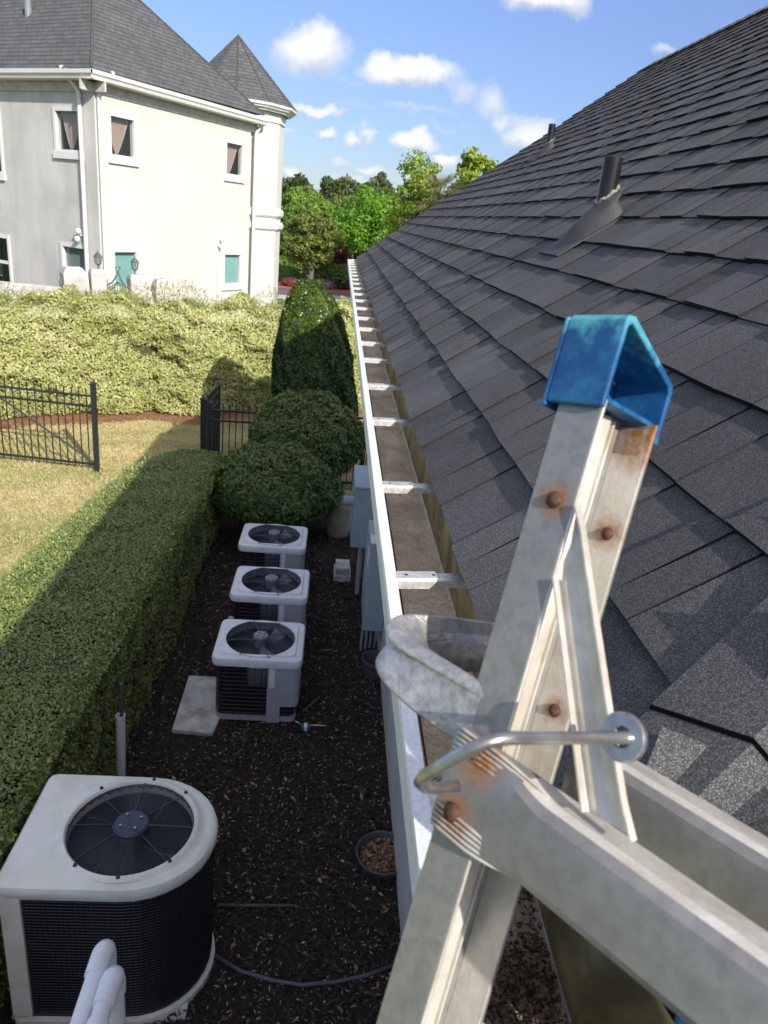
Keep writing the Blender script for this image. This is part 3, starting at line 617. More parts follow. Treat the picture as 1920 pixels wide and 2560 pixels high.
# downspouts
def spout(Fc,xt,yt,xb,yb,out,elb=True,top=None):
    p=Fc.at(*z1(xt,yt)); d=.09; a=p[0]; z=p[1]; path=[Fc.p(a,GZ+.2,d),Fc.p(a,z-.05,d),Fc.p(a+.01*out,z+.02,d+.02)]
    if elb: path+= [Fc.p(a+.10*out,z+.26,OV*.55),Fc.p(a+.16*out,z+.36,OV-.06),Fc.p(a+.16*out,z+.50,OV-.03)]
    b=MB(); b.tube(path,.055,8); o=b.build('downspout','trim',villa,auto=50)
spout(F1,352,395,385,1150,-1.4); spout(F2,414,400,437,1150,1.2); spout(F2,1096,575,1068,1310,1); spout(F3,1146,625,1120,1310,.6)
# windows
def window(Fc,w,sty,kind):
    a0,a1,z0,z1_=w; f=.075; r=MB()
    for (A,B,C,E2) in ((a0-f,a0+.02,z0-f*.4,z1_+f),(a1-.02,a1+f,z0-f*.4,z1_+f),(a0+.02,a1-.02,z1_-.02,z1_+f),(a0+.02,a1-.02,z0-f*.4,z0+.02)): Fc.bx(r,A,B,C,E2,-.05,.035)
    win=r.build('window','trim',villa)
    r=MB(); Fc.bx(r,a0-f-.03,a1+f+.03,z0-.20,z0-.032,-.02,.07); r.build('sill','trim',win)
    r=MB(); r.quad(Fc.p(a0,z0,-.07),Fc.p(a1,z0,-.07),Fc.p(a1,z1_,-.07),Fc.p(a0,z1_,-.07)); r.build('pane','glass',win)
    m=(a0+a1)/2; wd=a1-a0; ht=z1_-z0
    r=MB(); g_=.10; dd=-.62; Fc.bx(r,a0-g_,a1+g_,z0-g_,z1_+g_,dd-.03,dd); Fc.bx(r,a0-g_-.03,a0-g_,z0-g_,z1_+g_,dd,-.142); Fc.bx(r,a1+g_,a1+g_+.03,z0-g_,z1_+g_,dd,-.142); Fc.bx(r,a0-g_,a1+g_,z1_+g_,z1_+g_+.03,dd,-.142); Fc.bx(r,a0-g_,a1+g_,z0-g_-.03,z0-g_,dd,-.142); r.build('room_back','dark',win)
    if kind=='drape':
        rows=[]
        for i in range(14):
            s_=i/13; z=z1_-.02-s_*ht*.93; hw=wd*(.40*(1-s_)**.8+.05); cxx=m+wd*(.02-.10*s_) if sty=='up' else m
            rows.append([Fc.p(cxx+hw*(2*j/16-1),z,-.16+.02*math.cos(j*2.4)*(1-.5*s_)) for j in range(17)])
        r=MB(); r.grid(rows); r.build('curtain','curtain',win,smooth=True)
    if kind in('teal','teal2','grey'):
        r=MB()
        mname={'teal':'blind','teal2':'blind','grey':'gblind'}[kind]
        n=30
        for i in range(n):
            z=z0+(i+.5)*ht/n; r.quad(Fc.p(a0,z-.6*ht/n,-.11),Fc.p(a1,z-.6*ht/n,-.11),Fc.p(a1,z+.45*ht/n,-.135),Fc.p(a0,z+.45*ht/n,-.135))
        r.build('blind',mname,win)
    if kind=='sash':
        r=MB(); Fc.bx(r,a0,a1,z0+ht*.47,z0+ht*.53,-.07,.0); r.build('sash_rail','trim',win)
for s_,w,k in win1: window(F1,w,s_,k)
for s_,w,k in win2: window(F2,w,s_,k)
# slit window trims on recess and turret side
b=MB(); a=F3.at(*z1(1081,1160))[0]+.12; F3.bx(b,a-.05,a+.06,F3.at(*z1(1081,1240))[1],F3.at(*z1(1081,1085))[1],0,.05); b.build('slit_window','trim',villa)
# security lights
def seclight(Fc,x,y,cond=False):
    a,z=Fc.at(*z1(x,y)); b=MB(); Fc.bx(b,a-.04,a+.04,z-.05,z+.05,0,.06)
    for q in (-.09,.09): b.lathe([(0,.0),(.06,.0),(.075,.05),(.06,.11),(0,.13)],Fc.p(a+q*.3,z+q*1.1,.10),10,ax=Fc.n+np.array([0,0,-.5]))
    if cond: b.tube([Fc.p(a-.03,z,.04),Fc.p(a-.03,GZ,.04)],.02,6)
    b.build('security_light','white',villa,auto=40)
seclight(F1,355,1012); seclight(F2,940,1045,True)
# terrace wall with piers, lanterns and iron gate
tw=thing('terrace_wall','low white garden wall with blocky cast stone piers before the cream house','wall',(-6,19.5,GZ))
YT=19.5
def pxT(x,y,Y=YT): return atY(*z1(x,y),Y)
b=MB()
a=pxT(-20,1236); c=pxT(300,1240); b.bb((a[0]-2,YT-.1,GZ),(c[0],YT+.15,c[2]-.02)); a=pxT(470,1266); c=pxT(690,1268); b.bb((a[0],YT-.1,GZ),(c[0],YT+.15,a[2]-.03)); b.build('wall_run','stone',tw,bevel=.02)
b=MB(); a=pxT(640,1248); c=pxT(670,1250); b.bb((a[0]-.1,YT+.1,a[2]-.06),(c[0]+.1,YT+.3,a[2]+.02)); b.build('coping','stone',tw)
piers=[((258,1190),(375,1190),1150,.28),((378,1172),(462,1172),1162,.22),((545,1195),(640,1195),1186,.22),((655,1215),(745,1215),1203,.26)]
PT=[]
for (l,r_,ty,tap) in piers:
    A=pxT(*l); B=pxT(*r_); top_=pxT((l[0]+r_[0])/2,ty)[2]; cx=(A[0]+B[0])/2; hw=(B[0]-A[0])/2*.92; b=MB(); rot=.5
    def sq(h_,z,rr=rot): return [(cx+h_*math.cos(rr+math.pi/4+k*math.pi/2)*1.30,YT+h_*math.sin(rr+math.pi/4+k*math.pi/2)*1.30,z) for k in range(4)]
    if tap>.24: rows=[sq(hw*.55,GZ),sq(hw*.6,top_-.8),sq(hw*.95,top_-.42),sq(hw*1.0,top_-.18),sq(hw*.72,top_-.02),sq(hw*.2,top_+.0)]
    else: rows=[sq(hw*.8,GZ),sq(hw*.85,top_-.6),sq(hw*.95,top_-.10),sq(hw*.8,top_),sq(hw*.1,top_+.01)]
    b.grid(rows,closev=True); b.build('pier','stone',tw,bevel=.02); PT.append((cx,top_))
def lantern(cx,z,m,lbl):
    o=thing('post_lantern',lbl,'lamp',(cx,YT,z)); c=(cx,YT,z); K=.56
    b=MB(); b.lathe([(r*K,h*K) for r,h in [(.07,0),(.05,.03),(.025,.06),(.03,.12),(.05,.16),(.09,.19),(.12,.21)]],c,12); b.build('stem',m,o,auto=40)
    b=MB(); b.lathe([(r*K,h*K) for r,h in [(.185,.50),(.19,.53),(.12,.62),(.05,.68),(.02,.72),(.03,.76),(0,.78)]],c,6); b.build('roof',m,o)
    b=MB(); b.lathe([(.115*K,.21*K),(.175*K,.50*K)],c,6); b.build('glass','glass',o)
    b=MB()
    for i in range(6):
        q=2*math.pi*i/6; 
        z_=np.array([0,0,1.]); a=np.cross(z_,[1,0,0]); e=np.cross(z_,a); dr=math.cos(q)*a+math.sin(q)*e
        b.tube([np.array(c)+(dr*.115+z_*.21)*K,np.array(c)+(dr*.175+z_*.50)*K],.009,5)
    b.build('glazing_bars',m,o)
    b=MB(); b.tube([np.array(c)+[0,0,.11],np.array(c)+[0,0,.2]],.012,8); b.build('candle','stone',o)
lantern(PT[1][0]+.03,PT[1][1],'bronze','dark bronze lantern on the left pier of the iron gate'); lantern(PT[2][0]-.05,PT[2][1],'patina','green tinged lantern on the right pier, before the teal window')
gt=thing('garden_gate','ornate dark green wrought iron gate peak between two lantern piers','gate',(-5.3,YT,GZ))
def zT(x,y): # from 120..480 crop, scale 4.608
    return atY((120+x/4.608)/D,(580+y/4.608)/D,YT)
b=MB()
b.tube([zT(690,610),zT(740,580),zT(775,530),zT(803,450)],.022,6); b.tube([zT(803,450),zT(830,530),zT(870,600),zT(905,640)],.022,6)
b.tube([zT(690,690),zT(760,640),zT(800,580),zT(840,640),zT(905,695)],.016,6); b.tube([zT(690,695),zT(800,700),zT(905,697)],.016,6)
for s_ in (-1,1):
    b.tube([zT(803+s_*(8+22*math.sin(q*.9)),440-26*q*.55+ (10*math.cos(q*2))) for q in np.linspace(0,3.4,14)],.012,5)
for x in (700,720,745,770,800,830,855,880,900): b.tube([zT(x,695),zT(x,600+abs(x-800)*.3)],.011,5)
b.tube([zT(678,700),zT(676,540)],.022,6); b.build('scroll_frame','patina',gt,smooth=True)
b=MB()
for i in range(16):
    cx=690+i*14; cy=640-60*math.exp(-((cx-800)/60)**2)+8*(i%2)
    b.tube([zT(cx+9*math.cos(q),cy+9*math.sin(q)) for q in np.linspace(0,2*math.pi,9)[:-1]],.008,5,closed=True)
b.build('scroll_fill','patina',gt,smooth=True)
# ================================================================== PLANTS NEAR
def shell(n,fn): return fn(n)
# tall pale hedge
hed=thing('tall_hedge','long tall pale yellow green hedge between the lawn and the cream house','hedge',(-3,17.5,GZ))
hx=[-9.5]+[float(p[0]) for p in hp]+[2.2,5]; hy=[14.0]+[float(p[1])+.15 for p in hp]+[18.6,19.3]
def hedge_front(x): return np.interp(x,hx,hy)
HT=2.3
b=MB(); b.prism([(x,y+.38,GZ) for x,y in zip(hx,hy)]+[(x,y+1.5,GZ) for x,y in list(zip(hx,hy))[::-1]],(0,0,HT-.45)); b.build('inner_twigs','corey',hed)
n=150000; x=RNG.uniform(-9.3,4.8,n); s=RNG.random(n); P=np.empty((n,3)); Nn=np.zeros((n,3)); P[:,0]=x
fr=s<.66; t=np.where(fr,RNG.random(n)**.9,RNG.random(n)*1.3)
bul=.22*lump(np.stack([x,t*2.4,x*0],1),2.1,5)+.16*lump(np.stack([x,t*2.4,x*0],1),5.5,6)
topz=HT+.08*np.sin(x*2.1)+.09*np.sin(x*5.3+1)+.05*np.sin(x*11)
P[:,1]=np.where(fr,hedge_front(x)+.18*t+.25*np.clip(t-.8,0,1)*3-bul-.1*(t<.25)+RNG.uniform(0,.16,n),hedge_front(x)+.3+t)
P[:,2]=GZ+np.where(fr,.05+t*topz,topz+.12*lump(P*[1,1,0],3.3,8)-RNG.uniform(0,.15,n)+.0)
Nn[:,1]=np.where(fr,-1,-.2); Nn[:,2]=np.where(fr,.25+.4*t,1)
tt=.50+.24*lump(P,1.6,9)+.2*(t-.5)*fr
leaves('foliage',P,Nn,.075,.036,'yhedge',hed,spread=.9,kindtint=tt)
n=7000; x=RNG.uniform(-9.3,4.8,n); tuft=np.abs(np.sin(x*1.9+np.sin(x*.7)*2))**3; P=np.stack([x,hedge_front(x)+.2+RNG.uniform(0,1.1,n),GZ+HT+RNG.uniform(0,1,n)**2*(.12+.36*tuft)],1)
Nn=RNG.normal(0,1,(n,3)); leaves('upright_shoots',P,Nn,.10,.022,'yhedge',hed,up=2.2,spread=.5,kindtint=np.full(n,.12))
# near clipped hedge
low=thing('clipped_hedge','flat topped dark green clipped hedge running along the mulch bed','hedge',(-2.2,6,GZ))
HZ=-3.3
def xl(y): return -2.87+(y-6.2)*.085-.0
def xr(y): return -1.60+(y-3.3)*.022
YE=10.35
def endcut(y): # rounding at far end
    return np.clip((YE-y)/.9,0,1)
b=MB(); pol=[]
ys=np.linspace(1.0,YE-.1,14)
pol=[(xl(y)+.12+(1-math.sqrt(max(endcut(y),0)))*.5,y) for y in ys]+[(xr(y)-.19,y) for y in ys[::-1]]
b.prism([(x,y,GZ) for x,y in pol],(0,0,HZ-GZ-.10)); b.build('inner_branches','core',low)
def hedgepts(n,kind):
    y=RNG.uniform(.9,YE,n)
    L_=xl(y)+(1-np.sqrt(np.maximum(endcut(y),0)))*.5; R_=xr(y)
    P=np.empty((n,3)); Nn=np.zeros((n,3)); P[:,1]=y
    if kind=='top':
        f=RNG.random(n); P[:,0]=L_+f*(R_-L_); rd=.05*np.exp(-(f*14)**1)+.07*np.exp(-((1-f)*12)); P[:,2]=HZ-rd+.022*lump(P*[1,1,0],5,2)+.012*lump(P*[1,1,0],17,2)-RNG.random(n)**2*.045; Nn[:,2]=1; Nn[:,0]=(f-.5)*.3
    elif kind=='right':
        f=RNG.random(n); P[:,0]=R_+.10*lump(np.stack([y*0,y,f*1.1],1),5,4)-RNG.random(n)*.07-.03*f; P[:,2]=GZ+.02+f*(HZ-GZ-.03); Nn[:,0]=1; Nn[:,2]=.35
    else:
        f=RNG.random(n); P[:,0]=L_+RNG.random(n)*.05-.02; P[:,2]=GZ+.02+f*(HZ-GZ-.03); Nn[:,0]=-1; Nn[:,2]=.4
    return P,Nn
for kd,n,tt_,mm in (('top',115000,.42,None),('right',70000,.38,None),('left',26000,.6,None)):
    P,Nn=hedgepts(n,kd); tl=tt_+.22*lump(P,7,11)+(.18 if kd=='top' else .1)*RNG.random(n)+ (np.clip(1-(P[:,0]-xl(P[:,1]))*6,0,.3))
    lf=leaves('foliage',P,Nn,.030 if kd=='top' else .036,.017 if kd=='top' else .021,'hedgeleaf',low,spread=.75 if kd=='top' else 1.0,kindtint=tl)
P=np.stack([RNG.uniform(-2.12,-1.5,9000),YE+.0-RNG.random(9000)*.06,GZ+RNG.random(9000)*(HZ-GZ)],1); leaves('end_foliage',P,np.tile([0,1.,.2],(9000,1)),.036,.021,'hedgeleaf',low,kindtint=np.full(9000,.45))
n=2600; y=RNG.uniform(1.5,YE-.2,n); f=RNG.random(n); P=np.stack([xl(y)+.05+f*(xr(y)-xl(y)-.1),y,np.full(n,HZ+.012)],1); Nn=RNG.normal(0,1,(n,3)); leaves('stray_shoots',P,Nn,.045,.014,'hedgeleaf',low,up=2.5,kindtint=np.full(n,.85))
# rounded bushes
def ell(n,c,r,zmin=None,pw=1,seed=1,amp=.1,fr=3,ins=.14,top=1):
    d=RNG.normal(0,1,(n,3)); d/=np.linalg.norm(d,axis=1,keepdims=True); d[:,2]=np.abs(d[:,2])*np.where(RNG.random(n)<.82,1,-.6)
    k=1+amp*lump(d*fr,1.6,seed)+.5*amp*lump(d*fr*3,1.6,seed+9)-RNG.random(n)**1.5*ins
    P=np.array(c)+d*np.array(r)*k[:,None]; return P,d
def bush(name,lbl,c,r,n,L,w,mt_,grp=None,core='core',tint=None,amp=.1):
    o=thing(name,lbl,'bush',(c[0],c[1],GZ)); P,d=ell(n,c,r,amp=amp); P[:,2]=np.maximum(P[:,2],GZ+.03)
    tl=.40+.2*lump(P,4,3)+.28*(d[:,2]>.55)*RNG.random(n) if tint is None else tint(P,d)  # upper leaves paler: new growth, plus skylight put into the colour
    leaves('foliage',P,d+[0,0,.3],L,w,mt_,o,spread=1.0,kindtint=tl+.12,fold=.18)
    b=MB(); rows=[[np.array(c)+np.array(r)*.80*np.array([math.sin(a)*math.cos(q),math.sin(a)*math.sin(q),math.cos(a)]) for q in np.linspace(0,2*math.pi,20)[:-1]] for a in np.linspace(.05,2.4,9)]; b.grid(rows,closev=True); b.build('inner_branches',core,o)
    b=MB(); 
    for i in range(5): a=i*1.26; b.tube([(c[0]+.05*math.cos(a),c[1]+.05*math.sin(a),GZ),(c[0]+.35*math.cos(a)*r[0],c[1]+.35*math.sin(a)*r[1],c[2])],.025,6)
    b.build('stems','bark',o)
    return o
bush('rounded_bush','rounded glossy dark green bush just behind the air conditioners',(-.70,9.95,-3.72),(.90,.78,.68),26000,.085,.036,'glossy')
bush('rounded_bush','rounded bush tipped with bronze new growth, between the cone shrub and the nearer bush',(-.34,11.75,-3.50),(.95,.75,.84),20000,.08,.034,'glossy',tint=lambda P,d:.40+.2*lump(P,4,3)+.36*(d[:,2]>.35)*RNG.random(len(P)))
# cone shrub
cn=thing('cone_shrub','tall cone shaped dark evergreen shrub beside the white gutter','shrub',(-.32,13.4,GZ))
n=62000; h=RNG.random(n)**.85; top_=3.26; a=RNG.uniform(0,2*math.pi,n)
def cr_(h): return np.interp(h,[0,.1,.35,.6,.8,.92,1.0],[.70,.74,.74,.68,.54,.38,.16])
cxs=-.17-.33*h**1.3
rr=cr_(h)*(1+.05*np.sin(a*5+h*9)+.04*np.sin(a*11+h*21)); rr=rr*(1-RNG.random(n)**2*.1)
P=np.stack([cxs+rr*np.cos(a),13.4+rr*np.sin(a),GZ+.05+h*top_],1); d=np.stack([np.cos(a),np.sin(a),.45+0*a],1)
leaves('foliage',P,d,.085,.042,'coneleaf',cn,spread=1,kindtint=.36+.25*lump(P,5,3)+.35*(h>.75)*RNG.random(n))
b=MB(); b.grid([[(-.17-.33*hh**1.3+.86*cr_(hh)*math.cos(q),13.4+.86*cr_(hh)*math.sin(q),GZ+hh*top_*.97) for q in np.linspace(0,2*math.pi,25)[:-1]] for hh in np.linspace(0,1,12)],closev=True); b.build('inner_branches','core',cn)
# ================================================================== IRON FENCE AND GATES
def ironrun(b,P,Q,z0,z1,sp=.10,rails=(.10,-.16,-.04),pick=.008,tips=.09):
    P=np.array(P,float); Q=np.array(Q,float); L=np.linalg.norm(Q-P); e=(Q-P)/L; n=int(L/sp)
    for i in range(1,n):
        q=P+e*L*i/n; b.box((q[0],q[1],(z0+z1)/2),(pick,pick,(z1-z0)/2)); b.prism([(q[0]-pick*1.3,q[1]-pick*1.3,z1),(q[0]+pick*1.3,q[1]-pick*1.3,z1),(q[0]+pick*1.3,q[1]+pick*1.3,z1),(q[0]-pick*1.3,q[1]+pick*1.3,z1)],(0,0,.03))
    A=np.stack([[e[0],e[1],0],[-e[1],e[0],0],[0,0,1]])
    for z in (z0+.06,z1-tips-.17,z1-tips): c=(P+Q)/2; b.box((c[0],c[1],z),(L/2,.016,.016),A)
def post(x,y,z0,z1,name,par,h=.032):
    b=MB(); b.box((x,y,(z0+z1)/2),(h,h,(z1-z0)/2)); b.grid([[(x-h*1.25,y-h*1.25,z1),(x+h*1.25,y-h*1.25,z1),(x+h*1.25,y+h*1.25,z1),(x-h*1.25,y+h*1.25,z1)],[(x-h*1.25,y-h*1.25,z1+.02),(x+h*1.25,y-h*1.25,z1+.02),(x+h*1.25,y+h*1.25,z1+.02),(x-h*1.25,y+h*1.25,z1+.02)],[(x-.005,y-.005,z1+.06),(x+.005,y-.005,z1+.06),(x+.005,y+.005,z1+.06),(x-.005,y+.005,z1+.06)]],closev=True); return b.build(name,'black',par)
gA=G(210,1018,GZ); gB=G(0,995,GZ); e=(gB-gA)/np.linalg.norm(gB-gA); zt=-3.02
ga=thing('iron_gate','black iron gate with diagonal brace standing on the lawn at the left','gate',(gA[0],gA[1],GZ))
b=MB(); far=gA+e*1.72; ironrun(b,gA[:2],far[:2],GZ+.06,zt,.118); b.build('pickets','black',ga)
b=MB(); b.tube([gA+[0,0,.12],far+[0,0,1.2]],.017,6); b.build('diagonal_brace','black',ga)
post(gA[0],gA[1],GZ,zt+.10,'post',ga,.038); post(far[0],far[1],GZ+.05,zt+.04,'post',ga,.025)
fl=thing('iron_fence','black iron picket fence continuing left of the braced gate','fence',(far[0]-1,far[1],GZ)); f0=far+e*.07; f1=far+e*2.6; b=MB(); ironrun(b,f0[:2],f1[:2],GZ+.06,zt,.118); b.build('pickets','black',fl); post(f0[0],f0[1],GZ,zt+.08,'post',fl,.035); post(f1[0],f1[1],GZ,zt+.08,'post',fl,.035)
p0=G(440,868,-3.0); p1=G(473,832,-3.0)
gb=thing('iron_gate','open black iron gate leaf seen nearly edge on beyond the clipped hedge','gate',(p0[0],p0[1],GZ))
b=MB(); ironrun(b,p0[:2],p1[:2],GZ+.06,zt+.02,.105,pick=.009); b.build('pickets','black',gb)
b=MB(); b.tube([(p0[0],p0[1],zt-.15),(p1[0],p1[1],GZ+.12)],.017,6); b.build('diagonal_brace','black',gb)
post(p1[0],p1[1],GZ+.04,zt+.06,'post',gb,.028); post(p0[0]-.0,p0[1],GZ,zt+.05,'post',gb,.045)
fr_=thing('iron_fence','black iron picket fence running behind the rounded bushes toward the house','fence',(p0[0]+.3,p0[1],GZ))
q0=p0+np.array([.1,.0,0]); q1=np.array([.9,12.25,0]); b=MB(); ironrun(b,q0[:2],q1[:2],GZ+.05,zt-.02,.105); b.build('pickets','black',fr_); post(q0[0],q0[1],GZ,zt+.0,'post',fr_,.038); post(.62,12.2,GZ,zt+.0,'post',fr_,.038)
# ================================================================== AIR CONDITIONERS
def rrect(cx,cy,hx_,hy_,r,z,n=6):
    o=[]
    for (sx,sy_,a) in ((1,1,0),(-1,1,math.pi/2),(-1,-1,math.pi),(1,-1,1.5*math.pi)):
        for i in range(n+1): q=a+i*math.pi/2/n; o.append((cx+sx*(hx_-r)+r*math.cos(q),cy+sy_*(hy_-r)+r*math.sin(q),z))
    return o
def dense(P,m=4):
    o=[]; n=len(P)
    for i in range(n):
        a=np.array(P[i]); c=np.array(P[(i+1)%n]); L_=np.linalg.norm(c-a); k=max(1,int(L_/.03))
        for j in range(k): o.append(tuple(a+(c-a)*j/k))
    return o
def circ(cx,cy,r,z,n): return [(cx+r*math.cos(2*math.pi*i/n),cy+r*math.sin(2*math.pi*i/n),z) for i in range(n)]
def holeplate(b,outer,cx,cy,r,z,n=None,mi=0):
    inner=[]
    for p in outer: q=math.atan2(p[1]-cy,p[0]-cx); inner.append((cx+r*math.cos(q),cy+r*math.sin(q),z))
    b.grid([outer,inner],closev=True,mi=mi); return inner
def fanset(root,cx,cy,z,R,nr,wr,m,bm,hubm,sp=8,dome=.02,depth=.16,nb=3,hubr=.09,bolts=4,rot=.3):
    b=MB()
    for i in range(nr):
        r=hubr+(R-hubr)*(i+.6)/nr; zz=z+dome*(1-(r/R)**2); b.tube(circ(cx,cy,r,zz,40),wr,4,closed=True)
    b.build('grille_rings',m,root)
    b=MB()
    for i in range(sp):
        q=rot+2*math.pi*i/sp; b.tube([(cx+r*math.cos(q),cy+r*math.sin(q),z+.004+dome*(1-(r/R)**2)) for r in np.linspace(hubr*.8,R*1.06,5)],wr*1.9,5)
    b.build('grille_spokes',m,root)
    b=MB(); b.lathe([(0,.02),(hubr*.9,.018),(hubr,.008),(hubr,-.03),(hubr*.8,-.10),(0,-.12)],(cx,cy,z+dome),24); b.build('hub_cap',hubm,root,auto=35)
    b=MB()
    for i in range(bolts): q=.6+2*math.pi*i/bolts; b.lathe([(0,.032),(.008,.03),(.010,.018)],(cx+hubr*.6*math.cos(q),cy+hubr*.6*math.sin(q),z+dome),8)
    b.build('bolts','steel',root)
    for k in range(nb):
        q0=2*math.pi*k/nb+.5; b=MB(); rows=[]
        for r in np.linspace(hubr*.7,R*.93,6):
            sw=.55+.35*(r/R); rows.append([(cx+r*math.cos(q0+sw*(t-.5)+.25*r/R),cy+r*math.sin(q0+sw*(t-.5)+.25*r/R),z-depth*.55+(-.05+.10*t)*(1)) for t in np.linspace(0,1,6)])
        b.grid(rows); b.build('fan_blade',bm,root,smooth=True,solid=.004)
    b=MB(); b.lathe([(R,.0),(R*.99,-depth*2.2),(R*.9,-depth*2.25),(R*.5,-depth*2.4),(0,-depth*2.4)],(cx,cy,z),36); b.build('fan_shroud','fangrey',root,smooth=True)
def ac_unit(x,y,lbl):
    z0=GZ+.06; h=.60; o=thing('air_conditioner',lbl,'air conditioner',(x,y,GZ),'row of three pale grey air conditioners')
    hx_,hy_=.385,.335
    b=MB(); b.prism(rrect(x,y,hx_-.02,hy_-.02,.06,z0-.02),(0,0,.05)); b.build('base_pan','acgrey',o)
    b=MB(); b.prism(rrect(x-.0,y,hx_-.035,hy_-.035,.05,z0+.03),(0,0,h-.05)); b.build('coil','acblack',o)
    b=MB()
    for i in range(13):
        zz=z0+.06+i*.042; b.tube(rrect(x,y,hx_-.022,hy_-.022,.06,zz,4),.0035,4,closed=True)
    for i in range(9):
        t=-hx_+.07+i*.06; b.tube([(x+t,y-hy_+.017,z0+.03),(x+t,y-hy_+.017,z0+h)],.003,4)
    b.build('louver_guard','acdark',o)
    # corner service panel (front right)
    b=MB(); pl=[(x+.10,y-hy_-.002),(x+.16,y-hy_-.004)]+[(p[0],p[1]) for p in rrect(x,y,hx_,hy_,.07,0)[-7:]]+[(x+hx_,y+.12),(x+hx_-.03,y+.12),(x+hx_-.03,y-hy_+.09),(x+.10,y-hy_+.03)]
    b.prism([(a,c,z0+.16) for a,c in pl],(0,0,h-.16)); pb=b.build('service_panel','acgrey',o)
    b=MB(); b.prism([(x+.10,y-hy_-.002,z0-.02),(x+.22,y-hy_-.002,z0-.02),(x+.22,y-hy_+.03,z0-.02),(x+.10,y-hy_+.03,z0-.02)],(0,0,.18)); b.build('lower_panel','acgrey',o)
    b=MB(); b.bb((x+.115,y-hy_-.006,z0+h-.24),(x+.165,y-hy_-.0045,z0+h-.03)); b.build('rating_label','acwhite',pb)
    b=MB(); b.bb((x+hx_+.001,y-.25,z0+.2),(x+hx_+.003,y-.12,z0+.42)); b.build('warning_label','acwhite',pb)
    # cover
    b=MB(); R=.315; zc=z0+h
    O=[rrect(x,y,hx_+.012,hy_+.012,.075,zc-.03),rrect(x,y,hx_+.018,hy_+.018,.08,zc+.02),rrect(x,y,hx_+.008,hy_+.008,.07,zc+.045),rrect(x,y,hx_-.012,hy_-.012,.06,zc+.052),rrect(x,y,hx_-.045,hy_-.045,.06,zc+.052),rrect(x,y,hx_-.052,hy_-.052,.055,zc+.066)]
    b.grid(O,closev=True); inner=holeplate(b,dense(O[-1]),x,y,R,zc+.066); b.grid([inner,[(p[0],p[1],zc-.06) for p in inner]],closev=True)
    b.build('top_cover','acwhite',o,auto=35)
    fanset(o,x,y,zc+.06,R+.0,12,.0021,'wire','fangrey','fangrey',8,.022,.14,3,.07,4)
    return o
a3=ac_unit(-.485,5.98,'nearest of the three pale grey air conditioners, beside the white slab')
a2=ac_unit(-.49,7.15,'middle of the three pale grey air conditioners'); a1=ac_unit(-.565,8.37,'farthest of the three pale grey air conditioners, by the rounded bush')
# big round-fronted unit
bigx,bigy=-.955,3.44; zt_=-3.45
bg_=thing('air_conditioner','large cream topped air conditioner with rounded right side in the near left corner','air conditioner',(bigx,bigy,GZ))
def Dsh(r,ext,z,n=18,rc=.05):
    o=[(bigx+r*math.cos(q)*1.06,bigy+r*math.sin(q),z) for q in np.linspace(-math.pi/2,math.pi/2,n)]
    L_=-ext
    o+= [(bigx+L_+rc,bigy+r,z),(bigx+L_+rc*.3,bigy+r-rc*.3,z),(bigx+L_,bigy+r-rc,z),(bigx+L_,bigy-r+rc,z),(bigx+L_+rc*.3,bigy-r+rc*.3,z),(bigx+L_+rc,bigy-r,z)]
    return o
b=MB(); b.prism(Dsh(.405,.60,GZ+.0),(0,0,zt_-GZ-.06)); b.build('coil_body','acblack',bg_,auto=40)
b=MB()
for i in range(44): b.tube(Dsh(.410,.605,GZ+.08+i*.0195,14),.0028,4,closed=True)
b.build('louver_wires','acdark',bg_)
b=MB()
for q in np.linspace(-math.pi/2,math.pi/2,46): b.tube([(bigx+.4135*math.cos(q)*1.06,bigy+.4135*math.sin(q),GZ+.12),(bigx+.4135*math.cos(q)*1.06,bigy+.4135*math.sin(q),zt_-.06)],.002,3,cap=False)
for t in np.linspace(.02,.5,18): b.tube([(bigx-t,bigy-.4135,GZ+.12),(bigx-t,bigy-.4135,zt_-.06)],.002,3,cap=False)
b.build('upright_wires','acdark',bg_)
b=MB(); b.bb((bigx-.625,bigy-.428,GZ+.08),(bigx-.515,bigy-.33,zt_-.055)); b.bb((bigx-.625,bigy+.33,GZ+.08),(bigx-.515,bigy+.425,zt_-.055)); b.bb((bigx-.622,bigy-.34,GZ+.08),(bigx-.6,bigy+.34,zt_-.055)); b.build('corner_panel','cream',bg_,bevel=.006)
b=MB(); O=[Dsh(.425,.63,zt_-.085),Dsh(.435,.645,zt_-.06),Dsh(.440,.65,zt_-.03),Dsh(.432,.645,zt_-.008),Dsh(.41,.63,zt_+.0),Dsh(.385,.60,zt_+.002)]
b.grid(O,closev=True); FX,FY=bigx-.035,bigy+.0; rim=[]; OD=dense(O[-1])
def ringp(r,z): return [(FX+r*math.cos(math.atan2(p[1]-FY,p[0]-FX)),FY+r*math.sin(math.atan2(p[1]-FY,p[0]-FX)),z) for p in OD]
b.grid([OD,ringp(.398,zt_+.006),ringp(.388,zt_+.020),ringp(.368,zt_+.022),ringp(.358,zt_+.012),ringp(.352,zt_-.05)],closev=True); cv=b.build('top_cover','cream',bg_,auto=50)
b=MB()
for q in (-2.2,-.75,.8,2.3,-1.5,1.45): b.lathe([(0,.014),(.008,.012),(.012,.002)],(FX+.378*math.cos(q),FY+.378*math.sin(q),zt_+.020),10)
b.build('cover_screw','rust',cv)
b=MB(); O=[Dsh(.425,.63,GZ-.02),Dsh(.432,.635,GZ+.0),Dsh(.432,.635,GZ+.05),Dsh(.405,.6,GZ+.055)]; b.grid(O,closev=True); b.build('base_pan','cream',bg_,auto=40)
fanset(bg_,FX,FY,zt_+.004,.356,25,.0019,'wire','fanblade','fan',8,.012,.2,4,.104,4,rot=.02)
bg_.location=(bigx*.965,bigy*.965,GZ); bg_.scale=(.965,.965,1.126)
